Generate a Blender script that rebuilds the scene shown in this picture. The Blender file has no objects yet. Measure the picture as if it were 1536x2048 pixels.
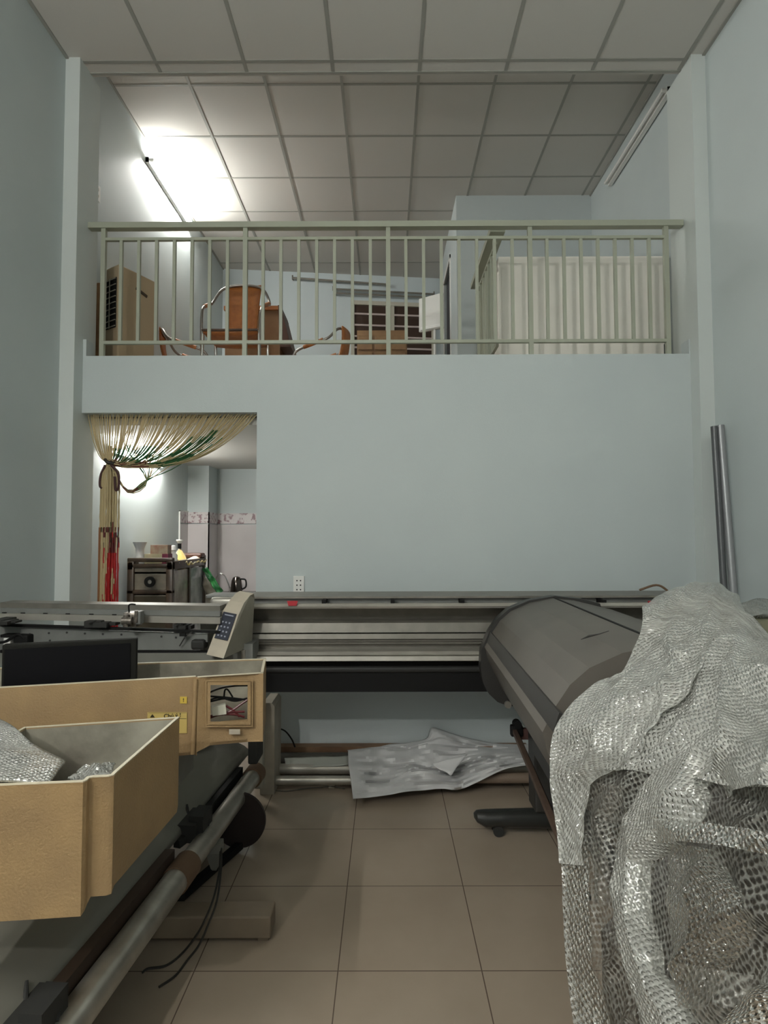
import bpy, bmesh, math, random
from mathutils import Vector, Matrix, noise
random.seed(7)
PI = math.pi
S = bpy.context.scene
COL = S.collection

# ---------------------------------------------------------------- camera
F, YAW, PIT, ROLL, H = 1178.35, .0023, .0439, -.0031, 1.5038     # focal length in pixels of a 1536x2048 frame
fw = Vector((-math.sin(YAW)*math.cos(PIT), math.cos(YAW)*math.cos(PIT), math.sin(PIT)))
rt = Vector((math.cos(YAW), math.sin(YAW), 0)); up = rt.cross(fw)
RR = rt*math.cos(ROLL)+up*math.sin(ROLL); UU = -rt*math.sin(ROLL)+up*math.cos(ROLL)
EYE = Vector((0, 0, H))
cam = bpy.data.cameras.new('camera'); co = bpy.data.objects.new('camera', cam); COL.objects.link(co)
co.matrix_world = Matrix(((RR.x, UU.x, -fw.x, 0), (RR.y, UU.y, -fw.y, 0), (RR.z, UU.z, -fw.z, H), (0, 0, 0, 1)))
cam.sensor_fit = 'VERTICAL'; cam.sensor_height = 36; cam.lens = F/2048*36; cam.clip_start = .05
S.camera = co
def U(px, py, Y=None, z=None, x=None):
    """the place in the room seen at a pixel, at a measured depth, height or side distance"""
    d = fw+RR*((px-768)/F)-UU*((py-1024)/F)
    t = Y/d.y if Y is not None else ((z-H)/d.z if z is not None else x/d.x)
    return EYE+d*t

# ---------------------------------------------------------------- light and exposure
S.view_settings.view_transform = 'Standard'; S.view_settings.look = 'None'
S.view_settings.exposure = 0.0; S.view_settings.gamma = 1.0; S.view_settings.use_curve_mapping = False
w = bpy.data.worlds.new('world'); S.world = w; w.use_nodes = True
w.node_tree.nodes['Background'].inputs[0].default_value = (.6, .7, .8, 1)
w.node_tree.nodes['Background'].inputs[1].default_value = .05
BULB = 1250
TUBE_MEZZ, TUBE_KITCHEN, TUBE_MAIN = 240, 215, 520
def area(name, loc, rot, sx, sy, power, col):
    l = bpy.data.lights.new(name, 'AREA'); l.shape = 'RECTANGLE'; l.size = sx; l.size_y = sy; l.energy = power; l.color = col
    o = bpy.data.objects.new(name, l); o.location = loc; o.rotation_euler = rot; COL.objects.link(o); return o
# daylight through the open street door behind the camera
area('street_door_daylight', (.3, -3.9, 1.6), (math.radians(90), 0, 0), 3.2, 2.6, 12, (1.0, 1.0, .97))

# ---------------------------------------------------------------- materials
def mat(name, col, rough=.6, metal=0., col2=None, nscale=6., bump=0., bscale=60., emit=0., spec=.5, detail=4., lo=.35, hi=.65, coat=0.):
    m = bpy.data.materials.new(name); m.use_nodes = True; nt = m.node_tree; b = nt.nodes['Principled BSDF']
    b.inputs['Base Color'].default_value = (*col, 1); b.inputs['Roughness'].default_value = rough; b.inputs['Metallic'].default_value = metal
    b.inputs['Specular IOR Level'].default_value = spec; b.inputs['Coat Weight'].default_value = coat
    tc = nt.nodes.new('ShaderNodeTexCoord')
    if col2:
        n = nt.nodes.new('ShaderNodeTexNoise'); n.inputs['Scale'].default_value = nscale; n.inputs['Detail'].default_value = detail
        r = nt.nodes.new('ShaderNodeValToRGB'); r.color_ramp.elements[0].position = lo; r.color_ramp.elements[1].position = hi
        r.color_ramp.elements[0].color = (*col, 1); r.color_ramp.elements[1].color = (*col2, 1)
        nt.links.new(tc.outputs['Object'], n.inputs['Vector']); nt.links.new(n.outputs['Fac'], r.inputs['Fac']); nt.links.new(r.outputs['Color'], b.inputs['Base Color'])
    if bump:
        n2 = nt.nodes.new('ShaderNodeTexNoise'); n2.inputs['Scale'].default_value = bscale; n2.inputs['Detail'].default_value = 3
        bp = nt.nodes.new('ShaderNodeBump'); bp.inputs['Strength'].default_value = bump; bp.inputs['Distance'].default_value = .01
        nt.links.new(tc.outputs['Object'], n2.inputs['Vector']); nt.links.new(n2.outputs['Fac'], bp.inputs['Height']); nt.links.new(bp.outputs['Normal'], b.inputs['Normal'])
    if emit:
        b.inputs['Emission Color'].default_value = (*col, 1); b.inputs['Emission Strength'].default_value = emit
    return m

WALL = mat('blue wall paint', (.52, .575, .58), .55, col2=(.55, .605, .605), nscale=1.2, bump=.06, bscale=120, spec=.35)
COLM = mat('column paint', (.60, .645, .63), .55, bump=.06, bscale=120, spec=.35)
CEIL = mat('ceiling panel', (.60, .585, .55), .8, bump=.1, bscale=220, spec=.2)
GRID = mat('ceiling grid', (.33, .33, .30), .6)
PAINT = mat('celadon railing paint', (.37, .39, .31), .45, bump=.05, bscale=40)
SILVER = mat('brushed aluminium', (.25, .235, .205), .42, .5, col2=(.20, .19, .165), nscale=9)
SILVER2 = mat('pale aluminium', (.46, .44, .39), .38, .45, col2=(.38, .36, .32), nscale=7)
GREY = mat('grey machine enamel', (.19, .19, .168), .55, col2=(.16, .16, .14), nscale=5)
PLATE = mat('grey painted steel', (.215, .22, .21), .5, .2, col2=(.18, .185, .175), nscale=8)
APRON = mat('grey media apron', (.185, .18, .15), .5, .15, col2=(.165, .16, .135), nscale=3)
BLACK = mat('black', (.010, .010, .010), .6, spec=.15)
DGREY = mat('dark grey highlight and screws', (.035, .035, .034), .5, spec=.3)  # paler grey paints the highlight on the black roll; screws share it
RUBBER = mat('black rubber', (.02, .02, .018), .75)
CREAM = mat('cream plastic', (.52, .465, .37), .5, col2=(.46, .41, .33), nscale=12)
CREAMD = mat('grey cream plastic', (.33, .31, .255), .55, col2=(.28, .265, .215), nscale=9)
TAN = mat('tan cover plastic', (.36, .24, .115), .52, col2=(.30, .20, .10), nscale=7, bump=.25, bscale=160)
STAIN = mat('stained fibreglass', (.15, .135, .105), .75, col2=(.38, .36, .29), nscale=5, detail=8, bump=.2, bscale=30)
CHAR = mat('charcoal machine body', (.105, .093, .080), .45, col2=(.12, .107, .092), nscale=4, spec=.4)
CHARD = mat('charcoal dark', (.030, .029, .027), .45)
RUST = mat('rusty brown steel', (.085, .055, .042), .6, .3, col2=(.13, .085, .06), nscale=14)
KRAFT = mat('brown cardboard core', (.14, .085, .05), .8)
CHROME = mat('chrome', (.78, .78, .77), .16, 1.)
STEEL = mat('worn steel tube', (.56, .54, .48), .36, .75, col2=(.42, .40, .35), nscale=11)
RED = mat('red tape', (.42, .02, .03), .5)
WHITE = mat('white plastic', (.78, .78, .75), .5)
PAPER = mat('white vinyl sheet', (.60, .60, .60), .5, bump=.1, bscale=20)
YELLOW = mat('yellow label', (.62, .44, .07), .5)
INK = mat('label ink', (.03, .025, .01), .6)
GLASSD = mat('grimy glass', (.13, .11, .085), .22, col2=(.26, .225, .175), nscale=6, spec=.7)
DWOOD = mat('dark varnished wood', (.035, .022, .013), .35, col2=(.06, .036, .02), nscale=14)
BWOOD = mat('brown wood', (.26, .14, .06), .5, col2=(.19, .10, .045), nscale=12)
LEATHER = mat('brown plastic weave', (.46, .17, .045), .45, col2=(.36, .125, .035), nscale=18, bump=.3, bscale=90)
TUBEMETAL = mat('grey steel tube', (.30, .28, .26), .3, .8)
FOAM = mat('white foam board', (.93, .90, .83), .7, col2=(.88, .85, .78), nscale=4)

# ---------------------------------------------------------------- geometry helpers
class MB:
    def __init__(s): s.bm = bmesh.new(); s.mi = 0; s.xf = Matrix.Identity(4); s.uv = {}
    def v(s, c): return s.bm.verts.new(s.xf @ Vector(c))
    def f(s, vs):
        try: fc = s.bm.faces.new(vs)
        except ValueError: return None
        fc.material_index = s.mi; return fc
    def box(s, a, b, bev=0., seg=2):
        x0, x1 = sorted((a[0], b[0])); y0, y1 = sorted((a[1], b[1])); z0, z1 = sorted((a[2], b[2]))
        return s.hexa([(x0,y0,z0),(x1,y0,z0),(x1,y1,z0),(x0,y1,z0),(x0,y0,z1),(x1,y0,z1),(x1,y1,z1),(x0,y1,z1)], bev, seg)
    def hexa(s, p, bev=0., seg=2):
        v = [s.v(q) for q in p]
        fs = [s.f([v[i] for i in q]) for q in ((0,3,2,1),(4,5,6,7),(0,1,5,4),(1,2,6,5),(2,3,7,6),(3,0,4,7))]
        if bev:
            es = {e for fc in fs for e in fc.edges}
            r = bmesh.ops.bevel(s.bm, geom=list(es), offset=bev, segments=seg, affect='EDGES', profile=.5)
            for fc in r['faces']: fc.material_index = s.mi
        return s
    def bar(s, a, b, wx, wz, ref=(0,0,1)):
        a = Vector(a); b = Vector(b); d = (b-a).normalized(); r = Vector(ref)
        if abs(d.dot(r)) > .95: r = Vector((0,1,0))
        sx = d.cross(r).normalized(); sz = sx.cross(d).normalized()
        p = [c+sx*i*wx/2+sz*j*wz/2 for c in (a, b) for i, j in ((-1,-1),(1,-1),(1,1),(-1,1))]
        return s.hexa(p)
    def tube(s, pts, r, n=10, cap=True):
        pts = [Vector(p) for p in pts]; rings = []; N = len(pts)
        rs = r if isinstance(r, (list, tuple)) else [r]*N
        last = None
        for i, p in enumerate(pts):
            d = (pts[min(i+1, N-1)]-pts[max(i-1, 0)])
            if d.length < 1e-9: d = Vector((0,0,1))
            d.normalize()
            if last is None:
                q = Vector((0,0,1)) if abs(d.z) < .9 else Vector((1,0,0)); a = d.cross(q).normalized()
            else:
                a = (last-d*last.dot(d)); a = a.normalized() if a.length > 1e-6 else d.orthogonal().normalized()
            last = a; b = d.cross(a)
            rings.append([s.v(p+(a*math.cos(2*PI*k/n)+b*math.sin(2*PI*k/n))*rs[i]) for k in range(n)])
        for i in range(N-1):
            for k in range(n): s.f([rings[i][k], rings[i][(k+1)%n], rings[i+1][(k+1)%n], rings[i+1][k]])
        if cap: s.f(rings[0][::-1]); s.f(rings[-1])
        return s
    def ring(s, a, b, r0, r1, n=24):
        """hollow tube from a to b"""
        a = Vector(a); b = Vector(b); d = (b-a).normalized(); u = d.orthogonal().normalized(); w_ = d.cross(u)
        R = [[s.v(c+(u*math.cos(2*PI*k/n)+w_*math.sin(2*PI*k/n))*r) for k in range(n)] for c, r in ((a,r0),(a,r1),(b,r1),(b,r0))]
        for i in range(4):
            for k in range(n): s.f([R[i][k], R[i][(k+1)%n], R[(i+1)%4][(k+1)%n], R[(i+1)%4][k]])
        return s
    def lathe(s, c, prof, n=20):
        c = Vector(c); rings = [[s.v(c+Vector((r*math.cos(2*PI*k/n), r*math.sin(2*PI*k/n), z))) for k in range(n)] for r, z in prof]
        for i in range(len(rings)-1):
            for k in range(n): s.f([rings[i][k], rings[i][(k+1)%n], rings[i+1][(k+1)%n], rings[i+1][k]])
        s.f(rings[0][::-1]); s.f(rings[-1]); return s
    def loft(s, loops, closed=True, cap=True):
        R = [[s.v(p) for p in L] for L in loops]; n = len(R[0])
        for i in range(len(R)-1):
            for k in range(n if closed else n-1): s.f([R[i][k], R[i][(k+1)%n], R[i+1][(k+1)%n], R[i+1][k]])
        if cap and closed: s.f(R[0][::-1]); s.f(R[-1])
        return s
    def prism(s, poly, vec, cap=True):
        vec = Vector(vec); return s.loft([[Vector(p) for p in poly], [Vector(p)+vec for p in poly]], True, cap)
    def grid(s, P, uv=True):
        R = [[s.v(p) for p in row] for row in P]
        lay = s.bm.loops.layers.uv.verify() if uv else None
        L = [[0.]*len(P[0]) for _ in P]; M = [[0.]*len(P[0]) for _ in P]
        if uv:
            mid = len(P[0])//2; mr = len(P)//2
            for i in range(len(P)):
                for j in range(mid+1, len(P[0])): L[i][j] = L[i][j-1]+(Vector(P[i][j])-Vector(P[i][j-1])).length
                for j in range(mid-1, -1, -1): L[i][j] = L[i][j+1]-(Vector(P[i][j])-Vector(P[i][j+1])).length
            for j in range(len(P[0])):
                for i in range(mr+1, len(P)): M[i][j] = M[i-1][j]+(Vector(P[i][j])-Vector(P[i-1][j])).length
                for i in range(mr-1, -1, -1): M[i][j] = M[i+1][j]-(Vector(P[i][j])-Vector(P[i+1][j])).length
        for i in range(len(P)-1):
            for j in range(len(P[0])-1):
                fc = s.f([R[i][j], R[i][j+1], R[i+1][j+1], R[i+1][j]])
                if fc and uv:
                    for lp, (a, b) in zip(fc.loops, ((i,j),(i,j+1),(i+1,j+1),(i+1,j))): lp[lay].uv = (L[a][b], M[a][b])
        return s
    def build(s, name, m, parent=None, smooth=False, ang=40, fixn=True):
        if fixn: bmesh.ops.recalc_face_normals(s.bm, faces=s.bm.faces)
        me = bpy.data.meshes.new(name); o = bpy.data.objects.new(name, me); COL.objects.link(o)
        if parent is not None:
            o.parent = parent; root = parent
            while root.parent: root = root.parent
            Mx = Matrix.Translation(root.location) @ root.rotation_euler.to_matrix().to_4x4()
            if parent is not root: Mx = Mx @ Matrix.Translation(parent.location)
            s.bm.transform(Mx.inverted())
        else:
            xs = [v.co for v in s.bm.verts]
            c = Vector(((min(v.x for v in xs)+max(v.x for v in xs))/2, (min(v.y for v in xs)+max(v.y for v in xs))/2, min(v.z for v in xs)))
            s.bm.transform(Matrix.Translation(-c)); o.location = c
        s.bm.to_mesh(me); s.bm.free()
        for q in (m if isinstance(m, (list, tuple)) else [m]): me.materials.append(q)
        if smooth:
            me.shade_smooth()
            try: me.set_sharp_from_angle(angle=math.radians(ang))
            except Exception: pass
        return o
def empty(name, loc, label, cat, group=None, rz=0):
    o = bpy.data.objects.new(name, None); COL.objects.link(o); o.location = loc; o.rotation_euler = (0,0,rz); o.empty_display_size = .1
    o['label'] = label; o['category'] = cat
    if group: o['group'] = group
    return o
def tag(o, label, cat, group=None, kind=None):
    o['label'] = label; o['category'] = cat
    if group: o['group'] = group
    if kind: o['kind'] = kind
    return o
def struct(o, label=None): 
    o['kind'] = 'structure'
    if label: o['label'] = label
    return o
def bez(p0, p1, p2, n):
    p0, p1, p2 = Vector(p0), Vector(p1), Vector(p2)
    return [p0*(1-t)**2+p1*2*t*(1-t)+p2*t*t for t in [i/n for i in range(n+1)]]
def crv(pts, n=8):
    """smooth curve through points (Catmull-Rom)"""
    P = [Vector(p) for p in pts]; P = [P[0]*2-P[1]]+P+[P[-1]*2-P[-2]]; out = []
    for i in range(1, len(P)-2):
        for k in range(n):
            t = k/n; a, b, c, d = P[i-1], P[i], P[i+1], P[i+2]
            out.append(.5*((2*b)+(c-a)*t+(2*a-5*b+4*c-d)*t*t+(-a+3*b-3*c+d)*t**3))
    return out+[P[-2]]

# ================================================================ THE ROOM
XL, XR, YW, YCE, HC, MC = -2.161, 2.176, 3.97, 3.90, 4.773, 5.106
XLC, XRC, XO, ZD, ZL, KC = -2.063, 2.081, -.871, 2.752, 2.36, 2.30
YB = -4.0
# floor tiles: 50 cm, thin dark joints
FLOOR = bpy.data.materials.new('beige floor tiles'); FLOOR.use_nodes = True; nt = FLOOR.node_tree; b = nt.nodes['Principled BSDF']
tc = nt.nodes.new('ShaderNodeTexCoord'); sx = nt.nodes.new('ShaderNodeSeparateXYZ'); nt.links.new(tc.outputs['Object'], sx.inputs[0])
def math_n(op, a, bb=None):
    n = nt.nodes.new('ShaderNodeMath'); n.operation = op
    for i, q in enumerate((a, bb)):
        if q is None: continue
        if isinstance(q, (int, float)): n.inputs[i].default_value = q
        else: nt.links.new(q, n.inputs[i])
    return n.outputs[0]
def joint(out, off):
    t = math_n('FRACT', math_n('DIVIDE', math_n('SUBTRACT', out, off), .5))
    return math_n('MINIMUM', t, math_n('SUBTRACT', 1.0, t))
FCX, FCY = (XL-.1+XR+.1)/2, (YB+8.9)/2
jx = joint(sx.outputs[0], -.1699-FCX); jy = joint(sx.outputs[1], 2.1158-FCY)
jm = math_n('LESS_THAN', math_n('MINIMUM', jx, jy), .0042)
n1 = nt.nodes.new('ShaderNodeTexNoise'); n1.inputs['Scale'].default_value = 3.0; n1.inputs['Detail'].default_value = 6
nt.links.new(tc.outputs['Object'], n1.inputs['Vector'])
rp = nt.nodes.new('ShaderNodeValToRGB'); rp.color_ramp.elements[0].position = .3; rp.color_ramp.elements[1].position = .7
rp.color_ramp.elements[0].color = (.31, .25, .19, 1); rp.color_ramp.elements[1].color = (.36, .295, .23, 1); nt.links.new(n1.outputs['Fac'], rp.inputs['Fac'])
mx = nt.nodes.new('ShaderNodeMix'); mx.data_type = 'RGBA'; nt.links.new(jm, mx.inputs['Factor']); nt.links.new(rp.outputs['Color'], mx.inputs['A']); mx.inputs['B'].default_value = (.12, .09, .07, 1)
nt.links.new(mx.outputs['Result'], b.inputs['Base Color'])
rr = nt.nodes.new('ShaderNodeMapRange'); rr.inputs['To Min'].default_value = .10; rr.inputs['To Max'].default_value = .26; nt.links.new(n1.outputs['Fac'], rr.inputs['Value']); nt.links.new(rr.outputs[0], b.inputs['Roughness'])
b.inputs['Specular IOR Level'].default_value = .5

def slab(name, a, b_, m): return struct(MB().box(a, b_).build(name, m))
slab('floor', (XL-.1, YB, -.12), (XR+.1, 8.9, 0), FLOOR)
slab('wall_left', (XL-.12, YB, 0), (XL, 8.9, 5.25), WALL)
slab('wall_right', (XR, YB, 0), (XR+.12, 8.9, 5.25), WALL)
m = MB(); m.box((XL, YB-.1, 0), (-1.5, YB, 5.2)); m.box((1.9, YB-.1, 0), (XR, YB, 5.2)); m.box((-1.5, YB-.1, 2.95), (1.9, YB, 5.2))
struct(m.build('wall_front', WALL))
# partition under the loft edge: right of the kitchen opening, and the beam over it, one face
m = MB()
pl = [(XO, YW, 0), (XRC, YW, 0), (XRC, YW, ZD), (XLC, YW, ZD), (XLC, YW, ZL), (XO, YW, ZL)]
m.prism(pl, (0, .14, 0)); struct(m.build('wall_partition', WALL))
for nm, x0, x1, y1 in (('trim_1', XL, XLC, 4.14), ('trim_2', XRC, XR, 4.20)):
    m = MB(); m.box((x0, 3.859, 0), (x1, y1, HC)); struct(m.build(nm, COLM))
m = MB(); m.box((XLC, YW, ZD), (XLC+.022, YW+.1, ZD+.115)); m.box((XRC-.008, YW, ZD), (XRC, YW+.1, ZD+.10)); struct(m.build('trim_3', WALL))
DECK = mat('loft floor', (.42, .36, .30), .5)
slab('floor_loft', (XL, YW+.14, KC+.06), (XR, 8.9, ZD-.002), DECK)
# ceilings
m = MB(); m.box((XL, YB, HC), (XR, YW+.03, HC+.04)); struct(m.build('ceiling', CEIL))
m = MB(); m.box((XL, YW+.03, HC), (XR, YW+.06, MC)); m.box((XL, YW+.06, MC), (XR, 8.9, MC+.04)); struct(m.build('ceiling_loft', CEIL))
slab('ceiling_kitchen', (XL, YW+.14, KC), (XR, 8.9, KC+.05), CEIL)
# ceiling grid bars
m = MB()
for k in range(-3, 4):
    x = .2483+.605*k; m.box((x-.012, YB, HC-.004), (x+.012, YW+.03, HC+.002))
for k in range(-13, 1):
    y = YCE+.605*k; m.box((XL, y-.012, HC-.003), (XR, y+.012, HC+.002))
m.box((XL, YW+.02, HC-.006), (XR, YW+.04, HC+.01)); m.box((XL, YB, HC-.012), (XL+.02, YW, HC)); m.box((XR-.02, YB, HC-.012), (XR, YW, HC))
struct(m.build('trim_4', GRID))
m = MB()
for k in range(-3, 4):
    x = .2709+.605*k; m.box((x-.011, YW+.06, MC-.004), (x+.011, 8.5, MC+.002))
for k in range(0, 8):
    y = 4.5274+.605*k; m.box((XL, y-.010, MC-.003), (XR, y+.010, MC+.002))
m.box((XL, YW+.06, MC-.014), (XL+.016, 8.5, MC)); m.box((XR-.016, YW+.06, MC-.014), (XR, 8.5, MC))
struct(m.build('trim_5', GRID))
# loft: back wall (slightly skewed) and stairwell room on the right
WALLB = mat('loft back wall paint', (.58, .65, .67), .6, bump=.05, bscale=90)
m = MB(); m.prism([(XL, 7.72, ZD), (XR, 8.20, ZD), (XR, 8.35, ZD), (XL, 7.87, ZD)], (0, 0, MC-ZD)); struct(m.build('wall_back', WALLB))
BX = .756
m = MB()
m.box((BX, 6.06, ZD), (XR, 6.16, MC))
m.box((BX, 6.16, ZD), (BX+.1, 6.62, MC)); m.box((BX, 7.35, ZD), (BX+.1, 7.95, MC)); m.box((BX, 6.62, 4.72), (BX+.1, 7.35, MC))
struct(m.build('wall_stairwell', WALL))
# kitchen back wall, its column and tiled dado
m = MB(); m.box((XL, 6.74, 0), (XR, 6.84, KC)); struct(m.build('wall_kitchen', WALL))
m = MB(); m.box((XL, 6.42, 0), (-1.93, 6.74, KC)); struct(m.build('trim_6', WALL))
m = MB(); m.box((.4, YW+.14, 0), (.5, 6.74, KC)); struct(m.build('wall_kitchen_right', WALL))
# dado tiles with flower border
DTILE = mat('pinkish wall tile', (.56, .52, .52), .3, col2=(.60, .56, .56), nscale=3)
BORD = mat('flower border tile', (.62, .58, .58), .35, col2=(.25, .15, .17), nscale=26, lo=.52, hi=.60)
m = MB()
zt = 1.79
m.box((XL, 6.17, 0), (XL+.012, 6.42, zt-.13)); m.box((XL, 6.408, 0), (-1.918, 6.42, zt-.13)); m.box((-1.93, 6.408, 0), (-1.918, 6.74, zt-.13)); m.box((-1.918, 6.728, 0), (.4, 6.74, zt-.13))
m.mi = 1
m.box((XL, 6.17, zt-.12), (XL+.013, 6.42, zt)); m.box((XL, 6.407, zt-.12), (-1.917, 6.42, zt)); m.box((-1.93, 6.407, zt-.12), (-1.917, 6.74, zt)); m.box((-1.917, 6.727, zt-.12), (.4, 6.74, zt))
m.mi = 2
m.box((XL, 6.155, 0), (XL+.014, 6.17, zt+.01)); m.box((XL, 6.155, zt), (XL+.014, 6.42, zt+.012))
struct(m.build('trim_7', [DTILE, BORD, WHITE]))

# ---------------------------------------------------------------- lamps
def tube_lamp(a, b, label, lit, group=None, out=(1, 0, 0), name='fluorescent_lamp'):
    """batten along a wall with a bare tube in front of it"""
    a = Vector(a); b = Vector(b); d = (b-a).normalized(); o_ = Vector(out)
    root = empty(name, ((a+b)/2).to_tuple(), label, 'lamp', group)
    MB().bar(a, b, .035, .045).build('batten', WHITE, root)
    for p in (a+d*.012, b-d*.012):
        MB().bar(p-d*.012, p+d*.012, .03, .05).build('end_holder', WHITE, root)
        q = MB(); q.bar(p+o_*.0, p+o_*.055, .02, .024); q.build('lamp_socket', WHITE, root)
    g = mat('lamp glass lit %d' % int(lit), (1.0, .985, .93) if lit else (.75, .75, .72), .2, emit=lit)
    MB().tube([a+d*.025+o_*.045, b-d*.025+o_*.045], .014, 12).build('glass_tube', g, root, True)
    return root
tube_lamp((XL+.02, 5.17, 4.925), (XL+.02, 6.37, 4.925), 'lit fluorescent tube high on the left loft wall above the railing', TUBE_MEZZ)
tube_lamp((XR-.03, 4.29, 4.865), (XR-.03, 5.47, 4.865), 'unlit fluorescent batten high on the right loft wall below the ceiling', 0, out=(-1, 0, 0))
tube_lamp((XL+.02, 4.55, 2.20), (XL+.02, 5.60, 2.20), 'lit fluorescent tube behind the bead curtain in the kitchen', TUBE_KITCHEN)
tube_lamp((XL+.02, -.9, 3.2), (XL+.02, .3, 3.2), 'lit fluorescent tube on the left wall of the workshop behind the camera', TUBE_MAIN)

lb_ = empty('pendant_bulb', (-1.75, -2.0, 3.5), 'bare round LED bulb hanging from the workshop ceiling behind the camera', 'lamp')
MB().lathe((-1.75, -2.0, 3.5), [(.02, 0), (.05, .02), (.065, .06), (.05, .10), (.025, .13)], 20).build('bulb_glass', mat('bulb glass lit', (1.0, .98, .92), .3, emit=BULB), lb_, True)
MB().lathe((-1.75, -2.0, 3.632), [(.028, 0), (.028, .06), (.01, .08)], 14).build('bulb_socket', WHITE, lb_, True)
MB().tube([(-1.75, -2.0, 3.70), (-1.75, -2.0, HC)], .004, 6).build('cord', BLACK, lb_)

# ---------------------------------------------------------------- railing
rail = empty('loft_railing', (0, 4.02, ZD), 'pale green steel railing with square balusters along the loft edge', 'railing')
RY = 4.0
MB().box((-2.09, RY, 3.665), (XRC-.005, RY+.055, 3.705)).build('handrail', PAINT, rail)
zt1, zb1 = U(776, 476, Y=RY+.02).z, U(776, 683, Y=RY+.02).z
MB().box((-1.96, RY+.012, zt1-.012), (1.965, RY+.037, zt1+.008)).build('upper_rail', PAINT, rail)
MB().box((-1.96, RY+.012, zb1-.012), (1.965, RY+.037, zb1+.010)).build('lower_rail', PAINT, rail)
px_ = [-1.959, -.970, .025, 1.012, 1.959]
for x in px_: MB().box((x-.015, RY+.01, ZD), (x+.015, RY+.04, 3.667)).build('post', PAINT, rail)
for a, b_ in zip(px_, px_[1:]):
    for k in range(1, 8):
        x = a+(b_-a)*k/8; MB().box((x-.0105, RY+.014, zb1), (x+.0105, RY+.035, zt1)).build('baluster', PAINT, rail)
# return of the railing going back beside the stairwell
r2 = empty('stair_railing', (.78, 4.5, ZD), 'short return railing running back from the loft edge beside the stairs', 'railing')
RX = .765
MB().box((RX-.02, RY+.06, 3.655), (RX+.085, 5.02, 3.70)).build('handrail', PAINT, r2)
MB().bar((RX+.028, 4.10, zt1), (RX+.028, 4.9, zt1), .02, .02).build('upper_rail', PAINT, r2)
MB().bar((RX+.028, 4.10, zb1), (RX+.028, 4.9, zb1), .02, .02).build('lower_rail', PAINT, r2)
MB().box((RX+.013, 4.88, ZD), (RX+.043, 4.91, 3.66)).build('post', PAINT, r2)
for k in range(6):
    y = 4.16+k*.12; MB().box((RX+.018, y-.01, zb1), (RX+.038, y+.01, zt1)).build('baluster', PAINT, r2)

# ---------------------------------------------------------------- switches and sockets
def plate(name, c, n, label, cat, dots):
    c = Vector(c); n = Vector(n); r = Vector((0,0,1)).cross(n)
    root = empty(name, (c.x, c.y, c.z-.06), label, cat)
    MB().hexa([c+r*i*.036+Vector((0,0,j*.06))+n*k for j in (-1,1) for i, k in ((-1,0),(1,0),(1,.012),(-1,.012))]).build('cover_plate', WHITE, root)
    for (u, v_, s_) in dots:
        p = c+r*u+Vector((0,0,v_))+n*.0125
        MB().hexa([p+r*i*s_+Vector((0,0,j*s_))+n*k for j in (-1,1) for i, k in ((-1,0),(1,0),(1,.002),(-1,.002))]).build('socket_hole' if 'socket' in name else 'rocker', BLACK if 'socket' in name else CREAM, root)
    return root
plate('wall_socket', U(598, 1170, Y=YW), (0,-1,0), 'white wall socket just above the long printer at the kitchen opening', 'socket',
      [(-.012, 0, .004), (.012, 0, .004), (-.012, -.03, .004), (.012, -.03, .004), (-.012, .03, .004), (.012, .03, .004)])
c = U(193, 385, x=XL); plate('light_switch', (XL, c.y, c.z), (1,0,0), 'white light switch on the left loft wall near the lit tube', 'switch', [(0, .025, .01), (0, -.025, .01)])

# ---------------------------------------------------------------- loft furniture
def evap_cooler():
    t = ZD; zt_ = 3.53
    A = U(238, 527, Y=4.40); B_ = U(210, 540, Y=4.50); C_ = U(311, 560, Y=4.72)
    a = Vector((A.x, A.y, 0)); b2 = Vector((B_.x, B_.y, 0)); c2 = Vector((C_.x, C_.y, 0)); b2 = a+(b2-a)*1.0
    d = b2+(c2-a)
    zt_ = A.z
    root = empty('air_cooler', (a.x, a.y+.1, t), 'beige air cooler with dark grille in the left corner of the loft', 'air cooler')
    BEI = mat('beige cooler plastic', (.40, .31, .20), .55)
    m = MB(); Z = Vector((0,0,1))
    m.hexa([p+Z*t for p in (a, c2, d, b2)]+[p+Z*zt_ for p in (a, c2, d, b2)], .012); m.build('housing', BEI, root)
    nrm = (b2-a).normalized().cross(Z); nrm = nrm if nrm.y < 0 else -nrm
    g = MB(); e = (b2-a)
    lo, hi = a+e*.12+nrm*.003, a+e*.95+nrm*.003
    g.hexa([lo+Z*(t+.36), hi+Z*(t+.36), hi+nrm*.004+Z*(t+.36), lo+nrm*.004+Z*(t+.36), lo+Z*(zt_-.1), hi+Z*(zt_-.1), hi+nrm*.004+Z*(zt_-.1), lo+nrm*.004+Z*(zt_-.1)])
    gr = g.build('grille', BLACK, root)
    s_ = MB()
    for k in range(9):
        z = t+.37+k*(zt_-.1-t-.38)/8; s_.bar(lo+nrm*.008+Z*z, hi+nrm*.008+Z*z, .006, .006)
    mid = (lo+hi)/2; s_.bar(mid+nrm*.009+Z*(t+.36), mid+nrm*.009+Z*(zt_-.1), .006, .006)
    s_.build('grille_bars', CREAMD, gr)
    h = MB(); f1 = (c2-a); n2 = f1.normalized().cross(Z); n2 = n2 if n2.y < 0 else -n2
    h.bar(a+f1*.45+n2*.004+Z*(zt_-.13), a+f1*.75+n2*.004+Z*(zt_-.16), .012, .02); h.build('handle_recess', DWOOD, root)
    k = MB(); k.tube(crv([a+f1*.3+n2*.02+Z*(t+.15), a+f1*.15+n2*.06+Z*(t+.06), a-f1*.1+n2*.05+Z*(t+.015), a-f1*.35+n2*.03+Z*(t+.02)]), .006, 6); k.build('power_cable', BLACK, root, True)
evap_cooler()
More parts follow.
